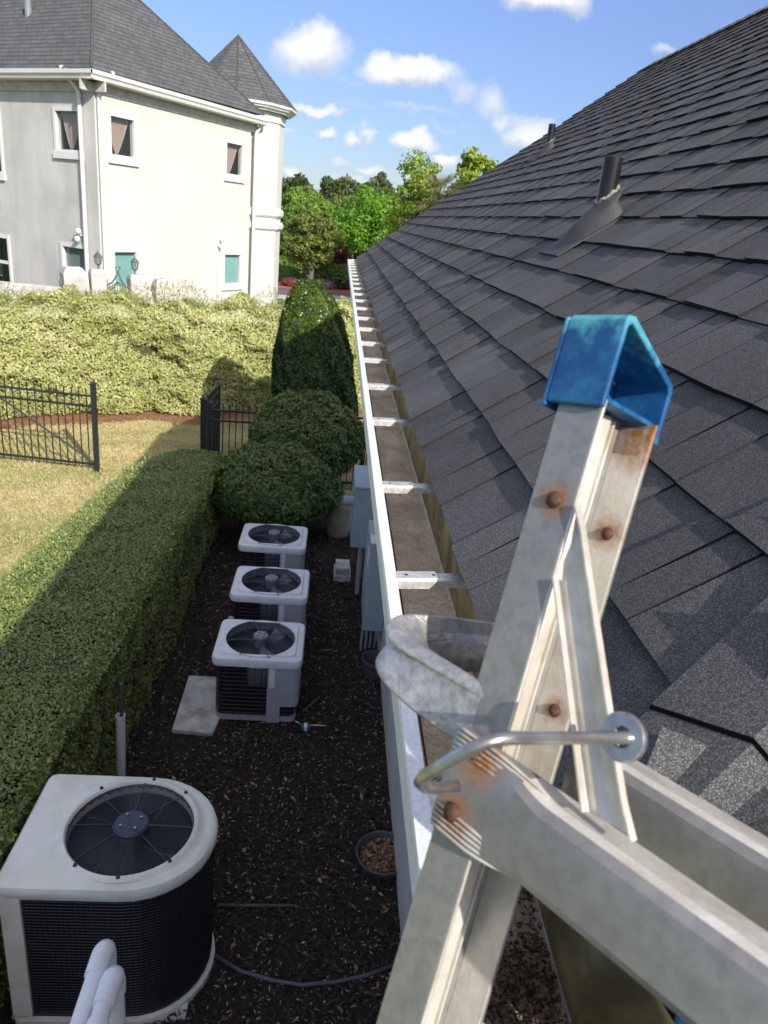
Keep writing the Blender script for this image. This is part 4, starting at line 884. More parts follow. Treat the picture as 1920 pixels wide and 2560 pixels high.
b=MB(); b.bb((bigx-.60,bigy-.50,GZ-.05),(bigx+.37,bigy+.30,GZ+.025)); tag(b.build('concrete_pad','concrete',None,bevel=.01),'worn concrete pad under the large cream topped air conditioner','concrete pad')
# slabs
def slab(poly,h,lbl,m='concrete'): b=MB(); b.prism([(x,y,GZ+.012) for x,y in poly],(0,0,h)); tag(b.build('concrete_slab',m,None,bevel=.006),lbl,'slab')
slab([(-1.18,5.46),(-.62,5.40),(-.10,5.62),(-.10,6.33),(-1.05,6.33),(-1.19,6.30)],.045,'pale slab sticking out left of the nearest small air conditioner','white') if False else slab([(-1.19,5.47),(-.83,5.44),(-.80,5.68),(-.80,6.30),(-1.20,6.30)],.045,'pale slab sticking out left of the nearest small air conditioner')
slab([(-.98,6.82),(-.1,6.85),(-.1,7.5),(-.98,7.5)],.045,'slab under the middle small air conditioner'); slab([(-1.05,8.0),(-.2,8.03),(-.2,8.72),(-1.05,8.72)],.045,'slab under the farthest small air conditioner')
# ================================================================== SMALL THINGS ON THE BED
def pipe_tube(name,path,r,m,lbl,cat,n=10): b=MB(); b.tube(path,r,n); return tag(b.build(name,m,None,smooth=True),lbl,cat)
st=thing('standpipe','short upright beige plastic pipe with a dark stake in it beside the hedge','pipe',(-1.53,4.93,GZ))
b=MB(); b.tube([(-1.485,4.93,GZ),(-1.47,4.93,-3.80)],.037,18,cap=False); b.tube([(-1.485,4.93,GZ),(-1.47,4.93,-3.80)],.030,18,cap=False); b.lathe([(.030,0),(.037,0)],(-1.47,4.93,-3.80),18); b.build('pipe','pvc',st,auto=40)
b=MB(); b.tube([(-1.47,4.94,-4.2),(-1.46,4.95,-3.52)],.014,8); b.build('stake','greyplastic',st)
# white pvc runs in the near left corner
def pvc(px,py,d,lbl,l):
    T=dep(px,py,d); o=thing('drain_pipe',lbl,'pipe',(T[0],T[1],GZ)); r=.024
    end=T+np.array([.0,-.03,0]); near=end+np.array([-.0,-2.0,0]); 
    b=MB(); b.tube([near,end+[0,-.05,0]],r,18); b.build('level_run','pvc',o,auto=50)
    b=MB(); b.tube([end+[0,-.075,0],end+[0,-.02,0],end+[0,.0,-.004],end+[0,.018,-.018],end+[0,.024,-.04],end+[0,.024,-.08]],r*1.22,18); b.build('elbow','pvc',o,auto=50)
    if l:
        for ya_,yb_ in ((-.12,-.20),(-.27,-.36)): b=MB(); b.tube([end+[0,ya_,0],end+[0,yb_,0]],r*1.2,18); b.build('coupling','pvc',o,auto=50)
    b=MB(); b.tube([end+[0,.024,-.06],end+[0,.024,GZ-end[2]]],r,18); b.build('drop','pvc',o,auto=50)
pvc(229,2035,2.15,'white plastic drain pipe with a bare elbow, left of the pair',False); pvc(248,2092,2.05,'white plastic drain pipe with two couplings, right of the pair',True)
# buckets and pots
def lathe_thing(name,lbl,cat,c,prof,m,parts=()):
    o=thing(name,lbl,cat,(c[0],c[1],GZ)); b=MB(); b.lathe(prof,(c[0],c[1],GZ),36); b.build('body',m,o,auto=35); return o
bk_=lathe_thing('bucket','grey bucket of brown leaves on the mulch by the house wall','bucket',(.62,4.15),[(0,.01),(.17,.01),(.192,.085),(.20,.09),(.207,.08),(.20,.07),(.18,0),(0,0)],'greyplastic')
n=500; q=RNG.uniform(0,6.28,n); r=.165*np.sqrt(RNG.random(n)); tag(leaves('leaf_litter',np.stack([.62+r*np.cos(q),4.15+r*np.sin(q),np.full(n,GZ+.03)+RNG.random(n)*.02],1),np.tile([0,0,1.],(n,1)),.045,.022,'deadleaf',spread=.8),'brown leaves piled inside the grey bucket','leaves',kind='stuff')
lathe_thing('plant_pot','empty black plastic pot against the wall beside the nearest small air conditioner','pot',(.665,6.57),[(0,.02),(.11,.02),(.145,.20),(.155,.20),(.158,.17),(.146,.165),(.12,0),(0,0)],'greyplastic')
pc=G(733,1150,GZ); lathe_thing('clay_pot','large beige ribbed clay pot beside the grey utility box','pot',(.25,10.15),[(0,.30),(.17,.52),(.225,.62),(.245,.63),(.25,.60),(.24,.56),(.232,.555),(.238,.50),(.225,.495),(.228,.45),(.21,.44),(.17,.14),(.15,.0),(0,0)],'terra')
b=MB(); b.tube([(.22,10.2,GZ+.3),(.27,10.12,GZ+.86)],.012,6); tag(b.build('stick','rust',None),'thin reddish stick standing in the beige clay pot','stick')
# utility boxes
ub=thing('utility_box','large grey metal utility box on the wall beside the beige pot','utility box',(.53,8.4,GZ))
b=MB(); b.bb((.36,8.05,-3.64),(.708,8.85,-2.90)); b.build('cabinet','box',ub,bevel=.008)
b=MB(); b.bb((.355,8.04,-2.895),(.708,8.86,-2.87)); b.build('lid','box',ub,bevel=.004)
b=MB(); b.bb((.352,8.12,-3.58),(.358,8.78,-2.95)); b.bb((.40,8.042,-3.58),(.69,8.048,-2.95)); b.build('door_panel','box',ub,bevel=.002)
b=MB(); b.tube([(.36,8.25,-3.12),(.24,8.25,-3.12)],.055,16); b.build('vent_spout','box',ub,auto=40)
b=MB(); b.tube([(.5,8.3,-3.64),(.5,8.3,GZ)],.03,10); b.tube([(.6,8.5,-3.64),(.6,8.5,GZ)],.03,10); b.build('conduit','box',ub,auto=40)
u2_=thing('utility_box','narrow grey meter box nearer on the wall with a pale label','utility box',(.58,7,GZ))
b=MB(); b.bb((.50,6.72,-3.98),(.708,7.36,-2.99)); b.build('cabinet','box',u2_,bevel=.008); b=MB(); b.bb((.505,6.73,-2.988),(.62,6.95,-2.983)); b.bb((.496,6.80,-3.3),(.4995,6.98,-3.12)); b.build('label','acwhite',u2_)
b=MB()
for i in range(4): b.tube([(.52+i*.05,7.0,-3.98),(.52+i*.05,7.0+.02*i,GZ)],.014,8)
b.build('conduit','box',u2_)
b=MB(); b.bb((.20,8.6,GZ),(.42,8.95,GZ+.10)); b.bb((.22,8.62,GZ+.105),(.40,8.9,GZ+.2)); tag(b.build('stone_blocks','concrete',None,bevel=.01),'two stacked pale stone blocks beneath the large utility box','blocks')
# refrigerant lines, hoses, odds
def ground_line(name,pts,r,m,lbl,cat): return pipe_tube(name,[np.array(G(x,y,GZ+.02+r)) for x,y in pts],r,m,lbl,cat,8)
ground_line('hose',[(462,2062),(520,2098),(590,2118),(650,2128),(720,2122),(790,2108),(850,2085)],.012,'greyplastic','grey hose curving over the mulch at the bottom','hose')
ground_line('cable',[(655,1535),(672,1522),(690,1505)],.012,'greyplastic','short black insulated line leaving the nearest small air conditioner','cable')
ground_line('cable',[(615,1550),(635,1556),(658,1568),(680,1566),(705,1568)],.005,'acwhite','thin white wire on the mulch beside the blue connector','wire')
ground_line('stick',[(470,1955),(560,1956),(640,1956)],.010,'bark','long thin stick lying on the mulch right of the large air conditioner','stick')
ground_line('stick',[(690,1406),(712,1404),(728,1408)],.012,'greyplastic','short grey stick lying on the mulch right of the middle unit','stick')
c=G(660,1572,GZ+.03); bc=thing('connector','small blue plastic connector with white band on the mulch','connector',(c[0],c[1],GZ))
b=MB(); b.box(c,(.045,.03,.028)); b.build('body','blue',bc,bevel=.008); b=MB(); b.box(c,(.015,.032,.030)); b.build('band','white',bc)
c=G(655,1518,GZ+.02); 
# ================================================================== FAR TREES
def tree(name,lbl,cx,cy,topz,crad,crh,n,L,lm,stem=True,ncl=60,core=True,trunk_r=.14,base=GZ,cl=.35,shape='round',bare=0,tintb=.5):
    o=thing(name,lbl,'tree',(cx,cy,base)); cz=topz-crh; rg=np.random.default_rng(int(abs(cx*100+cy*10)))
    C=[]
    for i in range(ncl):
        d=rg.normal(0,1,3); d/=np.linalg.norm(d); k=rg.random()**.45
        if shape=='cone':
            h=rg.random()**1.3; q=rg.uniform(0,6.28); rr_=crad*(1-h)*rg.uniform(.5,1); C.append((cx+rr_*math.cos(q),cy+rr_*math.sin(q),topz-2*crh*(1-h)))
        else: C.append((cx+d[0]*crad*k,cy+d[1]*crad*k,cz+d[2]*crh*k))
    C=np.array(C); idx=rg.integers(0,ncl,n); cr=cl*crad*(.6+.7*rg.random(ncl))
    d=rg.normal(0,1,(n,3)); d/=np.linalg.norm(d,axis=1,keepdims=True); P=C[idx]+d*cr[idx][:,None]*(rg.random(n)**.4)[:,None]*[1,1,.75]
    tl=tintb+.22*lump(P,.8,3)+.25*(rg.random(ncl)-.5)[idx]
    leaves('crown',P,d+[0,0,.5],L,L*.62,lm,o,spread=1.1,kindtint=tl)
    b=MB(); top=np.array([cx,cy,cz+crh*.3]); b.tube([(cx,cy,base),(cx+.1,cy,base+(cz-base)*.5),tuple(top)],[trunk_r*1.3,trunk_r,trunk_r*.4],8)
    for i in rg.choice(ncl,min(16,ncl),replace=False): b.tube([(cx,cy,base+(C[i][2]-base)*.45),tuple((C[i]+[cx,cy,C[i][2]-crh*.3])/2),tuple(C[i])],[trunk_r*.45,trunk_r*.28,trunk_r*.1],5)
    b.build('trunk','bark',o)
    return o
def T(px,pt,Y): p=atY(px,pt,Y); return p[0],p[2]
def tr(name,lbl,px,pt,Y,wpx,hfrac,n,L,lm,**k):
    x,z=T(px,pt,Y); rad=wpx/2*D/F*Y; return tree(name,lbl,x,Y,z,rad,(z-GZ)*hfrac,n,L,lm,**k)
tr('pine_tree','dark pine rising just behind the right edge of the cream house',606,388,78,90,.42,7000,.34,'dark_leaf',ncl=50)
tr('tree','bright green tree right beside the cream house turret',652,402,66,105,.44,11000,.30,'mid_leaf',ncl=80,tintb=.7)
tr('conifer_tree','narrow pointed dark conifer left of the large bright green tree',707,390,84,70,.44,6000,.34,'dark_leaf',shape='cone',ncl=50)
tr('pine_tree','broad dark pine showing above the large bright green tree',760,379,88,100,.42,7000,.36,'dark_leaf',ncl=50,tintb=.9)
tr('tree','large bright green leafy tree in the middle beside the roof edge',805,396,54,165,.45,18000,.26,'spring_leaf',ncl=95)
tr('tree','second bright green tree partly hidden by the roof edge, right of the large one',868,428,60,120,.45,9000,.28,'spring_leaf',ncl=70,tintb=.35)
tr('tree','olive green street tree with a forked pale trunk on the red mulch',678,446,49.3,112,.40,9500,.21,'olive_leaf',ncl=120,trunk_r=.15,cl=.24)
tr('tree','dark green tree filling the gap behind the street tree',625,460,58,95,.46,8000,.28,'mid_leaf',ncl=60,tintb=.35)
tr('maple_tree','low reddish maple below the large bright green tree',722,530,52,85,.42,5000,.19,'maple_leaf',ncl=45,tintb=.55)
tr('tree','tall sparse yellow green tree standing above the roof edge',915,328,43,118,.36,5200,.24,'gold_leaf',ncl=75,cl=.34,trunk_r=.1)
tr('tree','bright yellow green tree peeking over the roof slope, rightmost',1035,325,40,96,.30,5200,.24,'gold_leaf',ncl=60,cl=.34,tintb=.6)
tr('tree','small yellow green tree left of the tall sparse one',868,362,47,44,.40,1800,.22,'gold_leaf',ncl=30,cl=.35)
tr('tree','grey brown twiggy tree under the palm beside the roof edge',905,440,42,80,.4,5000,.16,'palm_leaf',ncl=40)
tr('tree','dark round tree behind the dense woods on the left',645,440,92,120,.45,6000,.4,'dark_leaf',ncl=50)
for (px_,pt_,Y_,w_,lm_) in ((622,408,88,80,'olive_leaf'),(682,410,84,90,'mid_leaf'),(735,402,86,90,'olive_leaf'),(835,408,76,90,'mid_leaf'),(780,425,70,100,'dark_leaf'),(880,412,70,80,'olive_leaf')):
    tr('tree','background leafy tree crown, '+{622:'first past the cream house turret',682:'behind the olive street tree',735:'between the narrow conifer and the broad pine',835:'right behind the large bright green tree',780:'dark one low behind the large bright green tree',880:'just below the tall sparse tree'}[px_],px_,pt_,Y_,w_,.46,6000,.36,lm_,ncl=55)
# palm
x,z=T(955,402,39); pm=thing('palm_tree','drooping grey green fan palm just above the roof edge','palm',(x,39,GZ)); b=MB(); b.tube([(x,39,GZ),(x,39,z-.3)],.16,8); b.build('trunk','bark',pm)
V=MB(); V.t=[]
for i in range(64):
    q=RNG.uniform(0,6.28); el=RNG.uniform(-.9,1.2); L_=RNG.uniform(1.0,1.5); dh=np.array([math.cos(q),math.sin(q),0]); sd=np.array([-math.sin(q),math.cos(q),0]); c0=np.array([x,39,z-.5])
    hub=c0+dh*L_*.5*math.cos(el)+np.array([0,0,L_*.55*math.sin(el)])
    for j in range(11):
        a=(j-5)*.22; d=(dh*math.cos(el)+np.array([0,0,math.sin(el)]))*math.cos(a)+sd*math.sin(a); tip=hub+d*L_*.62+np.array([0,0,-.22]); w=np.cross(d,[0,0,1])*.035
        V.quad(hub,(hub+tip)/2+w+[0,0,.05],tip,(hub+tip)/2-w+[0,0,.05]); V.t.append(RNG.random())
V.build('fronds','palm_leaf',pm)
# a far wood that reads as one mass, closing the horizon
n=42000; x=RNG.uniform(-45,60,n); P=np.stack([x,98+RNG.uniform(0,6,n)+.05*x,GZ+RNG.random(n)*(8.2+1.0*np.sin(x*.5)+.8*np.sin(x*1.3+2))],1)
tag(leaves('distant_woods',P,np.tile([0,-1.,.5],(n,1)),.75,.5,'dark_leaf',spread=1.2,kindtint=.5+.3*lump(P,.4,4)),'dark distant woods closing the view behind the trees','woods',kind='stuff')
n=16000; x=RNG.uniform(-14,14,n); P=np.stack([x,66+RNG.uniform(0,4,n),GZ+RNG.random(n)**.8*(4.2+.5*np.sin(x*.9))],1)
tag(leaves('understory',P,np.tile([0,-1.,.5],(n,1)),.42,.28,'dark_leaf',spread=1.2,kindtint=.4+.3*lump(P,.6,4)),'dark shaded undergrowth under the trees beyond the road','undergrowth',kind='stuff')
# shrubs beyond the road
def shrub(px,py,Y,w,h,lm,lbl,nm='shrub',n=1400,L=.13):
    q=atY(px,py,Y); o=thing(nm,lbl,'shrub',(q[0],Y,GZ)); P,d=ell(n,(q[0],Y,GZ+h*.35),(w/2,w/2.5,h*.65),amp=.12); P[:,2]=np.maximum(P[:,2],GZ+.02); leaves('foliage',P,d,L,L*.6,lm,o,spread=1); b=MB(); b.grid([[(q[0]+.38*w*math.sin(a)*math.cos(t),Y+.3*w*math.sin(a)*math.sin(t),GZ+h*.3+.5*h*math.cos(a)) for t in np.linspace(0,6.28,14)[:-1]] for a in np.linspace(.1,2.2,6)],closev=True); b.build('inner_branches','core',o)
shrub(698,624,49.4,1.5,.55,'pink_flower','pale pink azalea at the foot of the forked street tree',n=900)
shrub(722,620,50.2,2.6,1.5,'mid_leaf','round green shrub right of the pale pink azalea'); shrub(740,619,50.6,2.0,1.5,'mid_leaf','rounded green shrub between the pink azalea and the red shrub')
shrub(752,610,51.5,1.7,1.6,'red_flower','dark red shrub beside the end of the gutter'); shrub(628,627,49,1.4,.5,'red_flower','deep pink azalea near the cream house'); shrub(648,625,49.6,1.0,.4,'red_flower','deep pink azalea just left of the cone shrub tip')
n=30000; x=RNG.uniform(-14,14,n); y=RNG.uniform(51,60,n); P=np.stack([x,y,GZ+.1+.9*np.clip((y-51)/6,0,1)+.25*lump(np.stack([x,y,x*0],1),1.2,3)],1)
tag(leaves('ground_cover',P,np.tile([0,-.5,1.],(n,1)),.28,.16,'mid_leaf',spread=1,kindtint=.55+.35*lump(P,1,4)),'bright green ground cover on the bank beyond the red mulch','ground cover',kind='stuff')
n=16000; P=np.stack([RNG.uniform(-2.5,5.5,n),RNG.uniform(24,40,n),GZ+RNG.random(n)*.35],1); tag(leaves('rough_grass',P,RNG.normal(0,1,(n,3))*[1,1,.2],.28,.05,'spring_leaf',up=3,kindtint=np.full(n,.7)),'bright green rough grass beyond the tall pale hedge','grass',kind='stuff')
# ================================================================== LADDER
uc=np.array([.283,.959,0.]); uc/=np.linalg.norm(uc); rc=np.array([.66,-.195,.73]); rc-=uc*(rc@uc); rc/=np.linalg.norm(rc); wc=np.cross(uc,rc)
LU,LR,LW=RC@uc,RC@rc,RC@wc; KS=.78; r_=ray(1303/D,1700/D); L0=r_/(-(RC.T@r_)[2])*.49*KS
def LP(u,r,w): return L0+KS*(LU*u+LR*r+LW*w)
LA=np.stack([LR,LW,LU])
lad=thing('extension_ladder','weathered aluminium extension ladder with worn blue end cap leaning at the gutter corner','ladder',tuple(LP(-2,0,0)))
def lext(b,poly,u0,u1): b.prism([LP(u0,r,w) for r,w in poly],KS*LU*(u1-u0))
TOPU=.196
# rail: near flange, web with ribs, back flange
b=MB(); lext(b,[(-.034,0),(.0,0),(.0,.0028),(-.0235,.0028),(-.0235,.0672),(.0045,.0672),(.0045,.070),(-.031,.070),(-.031,.0672),(-.0265,.0672),(-.0265,.0028),(-.034,.0028)],-5.8,TOPU)
b.build('rail','alum',lad,bevel=.0004)
b=MB(); lext(b,[(.62+.034,0),(.62,0),(.62,.0028),(.62+.0235,.0028),(.62+.0235,.0672),(.62,.0672),(.62,.070),(.62+.031,.070),(.62+.031,.0672),(.62+.0265,.0672),(.62+.0265,.0028),(.62+.034,.0028)],-5.8,TOPU); b.build('rail','alum',lad)
b=MB()
lext(b,[(-.0235,.010),(-.019,.013),(-.017,.019),(-.019,.025),(-.0235,.028)],-5.8,TOPU-.004)
lext(b,[(-.0235,.033),(-.0185,.035),(-.0175,.044),(-.0235,.048)],-5.8,TOPU-.004)
lext(b,[(-.0235,.052),(-.020,.0525),(-.020,.0545),(-.0235,.055)],-5.8,TOPU-.004)
lext(b,[(-.0235,.066),(.0044,.066),(.0044,.0671),(-.0235,.0671)],-5.8,TOPU-.004)
lext(b,[(.0001,.0),(.0016,.0002),(.0016,.0024),(.0001,.0028)],-5.8,TOPU-.002)
b.build('rail_web_ribs','alumlit',lad,bevel=.0004)
def rivet(u,r,w,s,rad=.006,m='rust'):
    b=MB(); b.lathe([(0,.0034*s),(rad*.6,.0028*s),(rad,.0008*s),(rad*1.05,0)],LP(u,r,w),18,ax=-LW); b.build('rivet',m,lad,smooth=True)
rivet(.1211,-.0151,-.0002,1,.0045); rivet(.1117,-.008,.0658,1,.0036); rivet(-.0229,-.0083,.0658,1,.0036); rivet(-.0974,-.0144,-.0125,1,.0050); rivet(-.0560,-.0100,-.0122,1,.0030)
# stains round the rivets (soft rust halo)
def stain_rail():
    for mn in ('alum','alumlit','rungalum'):
        m=M[mn]; t=m.node_tree; n=t.nodes; L=t.links.new; p=n['Principled BSDF']; src=p.inputs['Base Color'].links[0].from_socket; tc=n.new('ShaderNodeTexCoord'); ns=n.new('ShaderNodeTexNoise'); ns.inputs['Scale'].default_value=220; L(tc.outputs['Object'],ns.inputs[0]); acc=None
        for (u,r,w,R_) in ((.1211,-.0151,0,.016),(.1117,-.008,.066,.016),(-.0229,-.0083,.066,.013),(-.0974,-.0144,-.012,.022),(-.058,-.006,-.012,.023),(.183,-.002,.066,.03)):
            c=LP(u,r,w)-np.array(lad.location); d=n.new('ShaderNodeVectorMath'); d.operation='DISTANCE'; L(tc.outputs['Object'],d.inputs[0]); d.inputs[1].default_value=tuple(c)
            q=n.new('ShaderNodeMapRange'); q.inputs['From Min'].default_value=R_*KS*1.0; q.inputs['From Max'].default_value=R_*KS*.35; L(d.outputs['Value'],q.inputs['Value'])
            if acc is None: acc=q.outputs[0]
            else:
                mm=n.new('ShaderNodeMath'); mm.operation='MAXIMUM'; L(acc,mm.inputs[0]); L(q.outputs[0],mm.inputs[1]); acc=mm.outputs[0]
        mm=n.new('ShaderNodeMath'); mm.operation='MULTIPLY'; L(acc,mm.inputs[0]); mr=n.new('ShaderNodeMapRange'); mr.inputs['From Min'].default_value=.3; mr.inputs['From Max'].default_value=.62; mr.inputs['To Min'].default_value=.45; L(ns.outputs['Fac'],mr.inputs['Value']); L(mr.outputs[0],mm.inputs[1])
        mx=n.new('ShaderNodeMix'); mx.data_type='RGBA'; L(mm.outputs[0],mx.inputs[0]); L(src,mx.inputs[6]); mx.inputs[7].default_value=(.30,.125,.03,1); L(mx.outputs[2],p.inputs['Base Color'])
        iv=n.new('ShaderNodeMath'); iv.operation='SUBTRACT'; iv.inputs[0].default_value=1; L(mm.outputs[0],iv.inputs[1]); sc=n.new('ShaderNodeMath'); sc.operation='MULTIPLY'; sc.inputs[1].default_value=p.inputs['Metallic'].default_value; L(iv.outputs[0],sc.inputs[0]); L(sc.outputs[0],p.inputs['Metallic'])
# blue end cap
b=MB(); r0,r1=-.0415,.0035; t=.0045
def cprism(poly,ra,rb): b.prism([LP(u,ra,w) for u,w in poly],KS*LR*(rb-ra))
cprism([(.187,-.0055),(.187,-.001),(.243,-.001),(.2465,.003),(.2245,.0715),(.2205,.0735),(.183,.0735),(.183,.0785),(.2240,.0785),(.2290,.0755),(.2520,.004),(.2500,-.0035),(.2460,-.0055)],r0,r1)
cprism([(.184,-.0054),(.184,.0784),(.2230,.0784),(.250,.003),(.2480,-.0054)],r0-.004,r0)
b.build('end_cap','blue',lad,bevel=.0011)
b=MB(); cprism([(.193,-.001),(.197,-.001),(.199,.0735),(.195,.0735)],r0,-.002); cprism([(.197,.020),(.243,.020),(.238,.024),(.197,.024)],r0,-.028); cprism([(.170,.066),(.193,.066),(.193,.0725),(.170,.0725)],-.030,-.002)
cprism([(.180,.012),(.195,.012),(.195,.018),(.180,.018)],r0,-.012); b.build('cap_floor','blue',lad,bevel=.0008)
def wear_cap():
    m=M['blue']; t=m.node_tree; n=t.nodes; L=t.links.new; p=n['Principled BSDF']; src=p.inputs['Base Color'].links[0].from_socket; tc=n.new('ShaderNodeTexCoord'); ns=n.new('ShaderNodeTexNoise'); ns.inputs['Scale'].default_value=140; ns.inputs['Detail'].default_value=8; L(tc.outputs['Object'],ns.inputs[0])
    # sun-bleached, rubbed band along the crown of the cap
    d=n.new('ShaderNodeVectorMath'); d.operation='DOT_PRODUCT'; L(tc.outputs['Object'],d.inputs[0]); d.inputs[1].default_value=tuple(LU)
    base=float((LP(.25,0,0)-np.array(lad.location))@LU); q=n.new('ShaderNodeMapRange'); q.inputs['From Min'].default_value=base-.034*KS; q.inputs['From Max'].default_value=base+.004*KS; L(d.outputs['Value'],q.inputs['Value'])
    a=n.new('ShaderNodeMath'); a.operation='ADD'; L(q.outputs[0],a.inputs[0]); L(ns.outputs['Fac'],a.inputs[1]); r=n.new('ShaderNodeMapRange'); r.inputs['From Min'].default_value=.95; r.inputs['From Max'].default_value=1.35; r.inputs['To Max'].default_value=.85; L(a.outputs[0],r.inputs['Value'])
    mx=n.new('ShaderNodeMix'); mx.data_type='RGBA'; L(r.outputs[0],mx.inputs[0]); L(src,mx.inputs[6]); mx.inputs[7].default_value=(.09,.40,.45,1); L(mx.outputs[2],p.inputs['Base Color'])
wear_cap()
# diagonal brace channel
def bq(u,r,w=.006): return LP(u,r,w)
b=MB(); top=[(.128,-.008),(.075,-.010)]; bot=[(-.060,.0655),(-.064,.0985)]
Lf=[(.128-.055,-.002),(-.058,.0655)]; Rt=[(.121,-.001),(.100,.010),(-.03,.083),(-.060,.0985)]
rows=[]
for f in np.linspace(0,1,12):
    lu=.0705+f*(-.0565-.0705); lr=.0035+f*(.0676-.0035); ru=.121+f*(-.0571-.121); rr2=np.interp(f,[0,.06,.12,.9,1],[.003,.011,.0155,.088,.100])
    hw=.0065
    rows.append([LP(lu,lr,.003-hw),LP(lu,lr,.003),LP(lu,lr+.002,.005),LP(lu*.75+ru*.25,lr*.75+rr2*.25,.0035),LP((lu+ru)/2,(lr+rr2)/2,.0065),LP(ru,rr2-.002,.005),LP(ru,rr2,.003),LP(ru,rr2,.003-hw)])
b.grid(rows); b.build('brace','alumlit',lad,solid=.0013,bevel=.0002)
# rungs
def rung(w0,crimp,u0=-.062,rs=-.03,name='rung'):
    def sec(f,r):  # f 0 flat plate .. 1 full box ; returns closed profile (u,w)
        tilt=-.087*(r-.03)
        full=[(0,0),(.003,.006),(.002,.034),(-.002,.039),(-.012,.041),(-.030,.038),(-.046,.028),(-.052,.010),(-.050,.001),(-.044,-.004),(-.024,-.0055),(-.006,-.0045)]
        flat=[(.012,-.003),(.0135,.000),(.0138,.002),(.013,.0028),(-.002,.0028),(-.03,.0028),(-.052,.0028),(-.0555,.001),(-.056,-.001),(-.054,-.0035),(-.02,-.0045),(.006,-.0045)]
        out=[]
        for (a,c),(d,e2_) in zip(full,flat):
            uu=a*f+d*(1-f); ww=c*f+e2_*(1-f); out.append(LP(u0+uu+tilt,r,w0+ww-.004))
        return out
    b=MB(); rows=[]
    for r in list(np.linspace(rs,.0,4))+list(np.linspace(.006,.05,9))+list(np.linspace(.08,.62,6)):
        f=0 if r<=.0 else min(1,(r/.05)); f=f*f*(3-2*f); f=1 if not crimp else f
        rows.append(sec(f,r))
    b.grid(rows,closev=True)
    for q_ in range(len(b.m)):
        if q_//12>=8 and q_%12 in (0,1,2): b.m[q_]=1  # tread faces paler: worn bare metal, plus sunlight put into the colour
    b.f.append(tuple(range(len(b.v)-12,len(b.v)))); b.f.append(tuple(range(11,-1,-1))); b.m+=[0,0]
    o=b.build(name,['rungalum','alumlit'],lad,auto=28)
    if crimp: # serrations rolled into the crimped end
        for (ua,ub) in ((.013,-.001),(-.040,-.054)):
            b=MB()
            for i in range(5):
                u=ua+(ub-ua)*i/4; f=lambda r: (0 if r<0 else min(1,r/.05))**2
                path=[]
                for r in np.linspace(rs+.002,.045,10):
                    g=0 if r<=0 else min(1,r/.05); g=g*g*(3-2*g); uu=u*(1-g*.55)+ (-.002 if ua>0 else -.048)*g*.55; path.append(LP(u0+uu-.087*(r-.03),r,w0-.0085-.0000*g+(.010*g if ua>0 else .009*g)))
                b.tube(path,[.0013*KS]*7+[.0009*KS,.0005*KS,.0001*KS],5)
            b.build('serrations','alumlit',o,smooth=True)
    return o
M['rungalum']=mat('brushed_rung_aluminium',(.25,.245,.235),(.33,.325,.31),scale=14,rough=.40,metal=.5,c3=(.19,.19,.185),s3=110,f3=.4,bump=.0003,bscale=120,stretch=(1,1,1))
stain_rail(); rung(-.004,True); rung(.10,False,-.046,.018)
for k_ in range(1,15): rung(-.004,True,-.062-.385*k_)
# locking hook rod and washer
def dp(px,py,d): return dep(px,py,d*KS)
b=MB(); pts=[(985,1699,.42),(950,1702,.40),(920,1700,.388),(907,1690,.382),(915,1677,.378),(960,1650,.372),(1010,1622,.365),(1050,1603,.362),(1080,1596,.364),(1110,1594,.368),(1200,1594,.385),(1300,1594,.40),(1370,1593,.41),(1392,1593,.413)]
b.tube([dp(*p) for p in pts],[.0036*KS*.95]*12+[.0036*KS,.0026*KS],14); b.build('hook_rod','steel',lad,smooth=True)
c=dp(1345,1592,.412); ax=dp(1400,1592,.42)-dp(1300,1594,.40); ax/=np.linalg.norm(ax); v=c/np.linalg.norm(c); ax=ax*.75+v*.55
b=MB(); b.lathe([(.0062*KS,-.002),(.0128*KS,-.002),(.0138*KS,-.0008),(.0138*KS,.0008),(.0128*KS,.002),(.0062*KS,.002),(.0062*KS,-.002)],c,32,ax=ax); b.build('washer','steel',lad,auto=35)
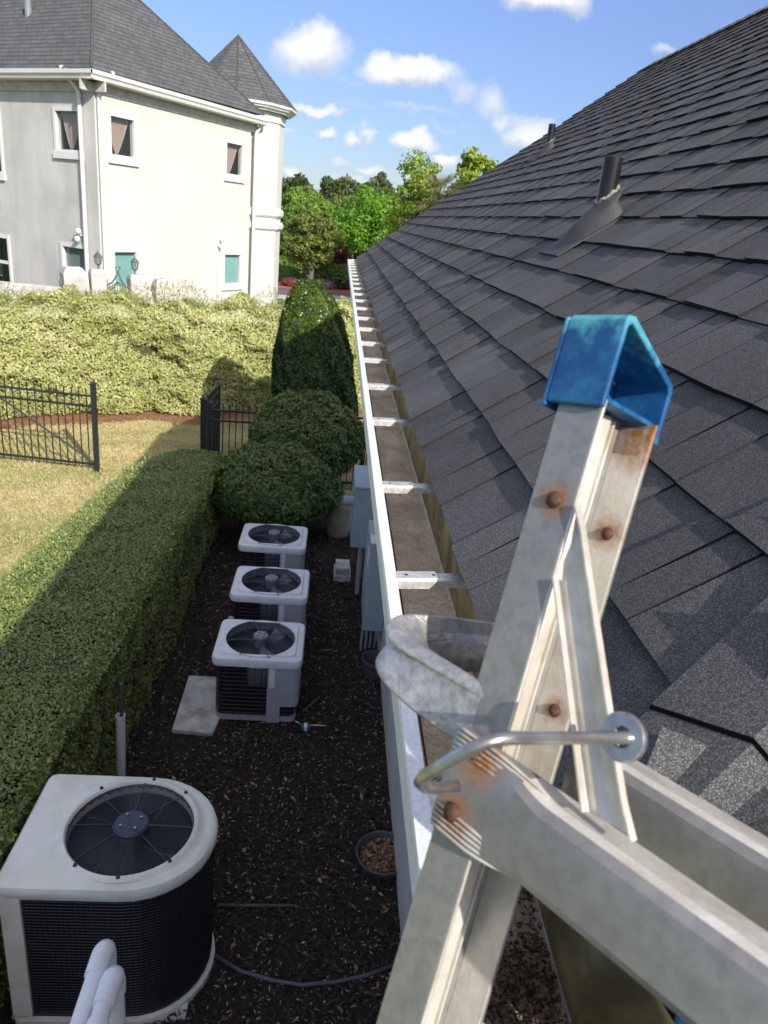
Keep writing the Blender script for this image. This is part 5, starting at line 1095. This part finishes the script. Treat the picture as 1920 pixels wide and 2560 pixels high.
# bent channel guide on the left of the rail
path_o=[(1090,1350,.53),(1060,1347,.525),(1000,1338,.515),(929,1330,.505),(895,1328,.498),(871,1329,.492),(850,1336,.486),(838,1347,.48),(835,1362,.475),(845,1383,.468),(871,1401,.46),(910,1424,.452),(949,1447,.444),(1017,1486,.43),(1060,1512,.422)]
path_i=[(1090,1370,.53),(1060,1366,.525),(1005,1362,.516),(945,1361,.507),(922,1364,.50),(912,1368,.495),(906,1374,.489),(903,1380,.483),(905,1387,.477),(914,1396,.47),(930,1407,.461),(950,1420,.453),(979,1437,.445),(1030,1469,.431),(1072,1495,.422)]
path_b=[(1090,1445,.535),(1060,1440,.53),(1010,1436,.52),(940,1430,.51),(880,1420,.50),(845,1412,.492),(824,1412,.485),(813,1424,.478),(812,1440,.472),(822,1464,.465),(845,1489,.458),(888,1529,.45),(930,1560,.443),(985,1597,.43),(1030,1625,.422)]
path_o=[(a,c,d+.085) for a,c,d in path_o]; path_i=[(a,c,d+.085) for a,c,d in path_i]; path_b=[(a,c,d+.085) for a,c,d in path_b]
b=MB(); rows=[]
for o_,i_,q_ in zip(path_o,path_i,path_b):
    O_=dp(*o_); I_=dp(*i_); Bm=dp(q_[0],q_[1],q_[2]); inn=(I_-O_); dn=Bm-O_
    rows.append([I_+inn*.35-LU*.003,I_,O_*.5+I_*.5+LU*.0006,O_+inn*.08,O_,O_-LU*.0012,O_+inn*.24+dn*.08,O_+inn*.34+dn*.20,O_+inn*.28+dn*.42,O_+inn*.10+dn*.68,O_*.0+Bm*1.0,Bm+inn*.05])
b.grid(rows); g=b.build('guide_channel','cast',lad,smooth=True); x=g.modifiers.new('u','SUBSURF'); x.levels=1; x.render_levels=2; x=g.modifiers.new('s','SOLIDIFY'); x.thickness=.0022; x.offset=0
# inner far wall of the channel
b=MB(); rows=[]
for k_ in range(0,10):
    I_=dp(*path_i[k_]); Bm=dp(*path_b[k_]); dn=Bm-dp(*path_o[k_]); q=(path_i[k_][0]+6,path_i[k_][1]+6,path_i[k_][2]); Q=dp(*q)
    rows.append([Q,Q+dn*.35,Q+dn*.85])
b.grid(rows); b.build('guide_inner_wall','cast',lad,smooth=True,solid=.0015)
# blue cap of the lower section, just in the frame
c=dp(1530,2192,.50); b=MB(); b.box(c,(.012,.012,.012),LA); b.build('lower_end_cap','blue',lad,bevel=.003)
print('objects',len(bpy.data.objects))
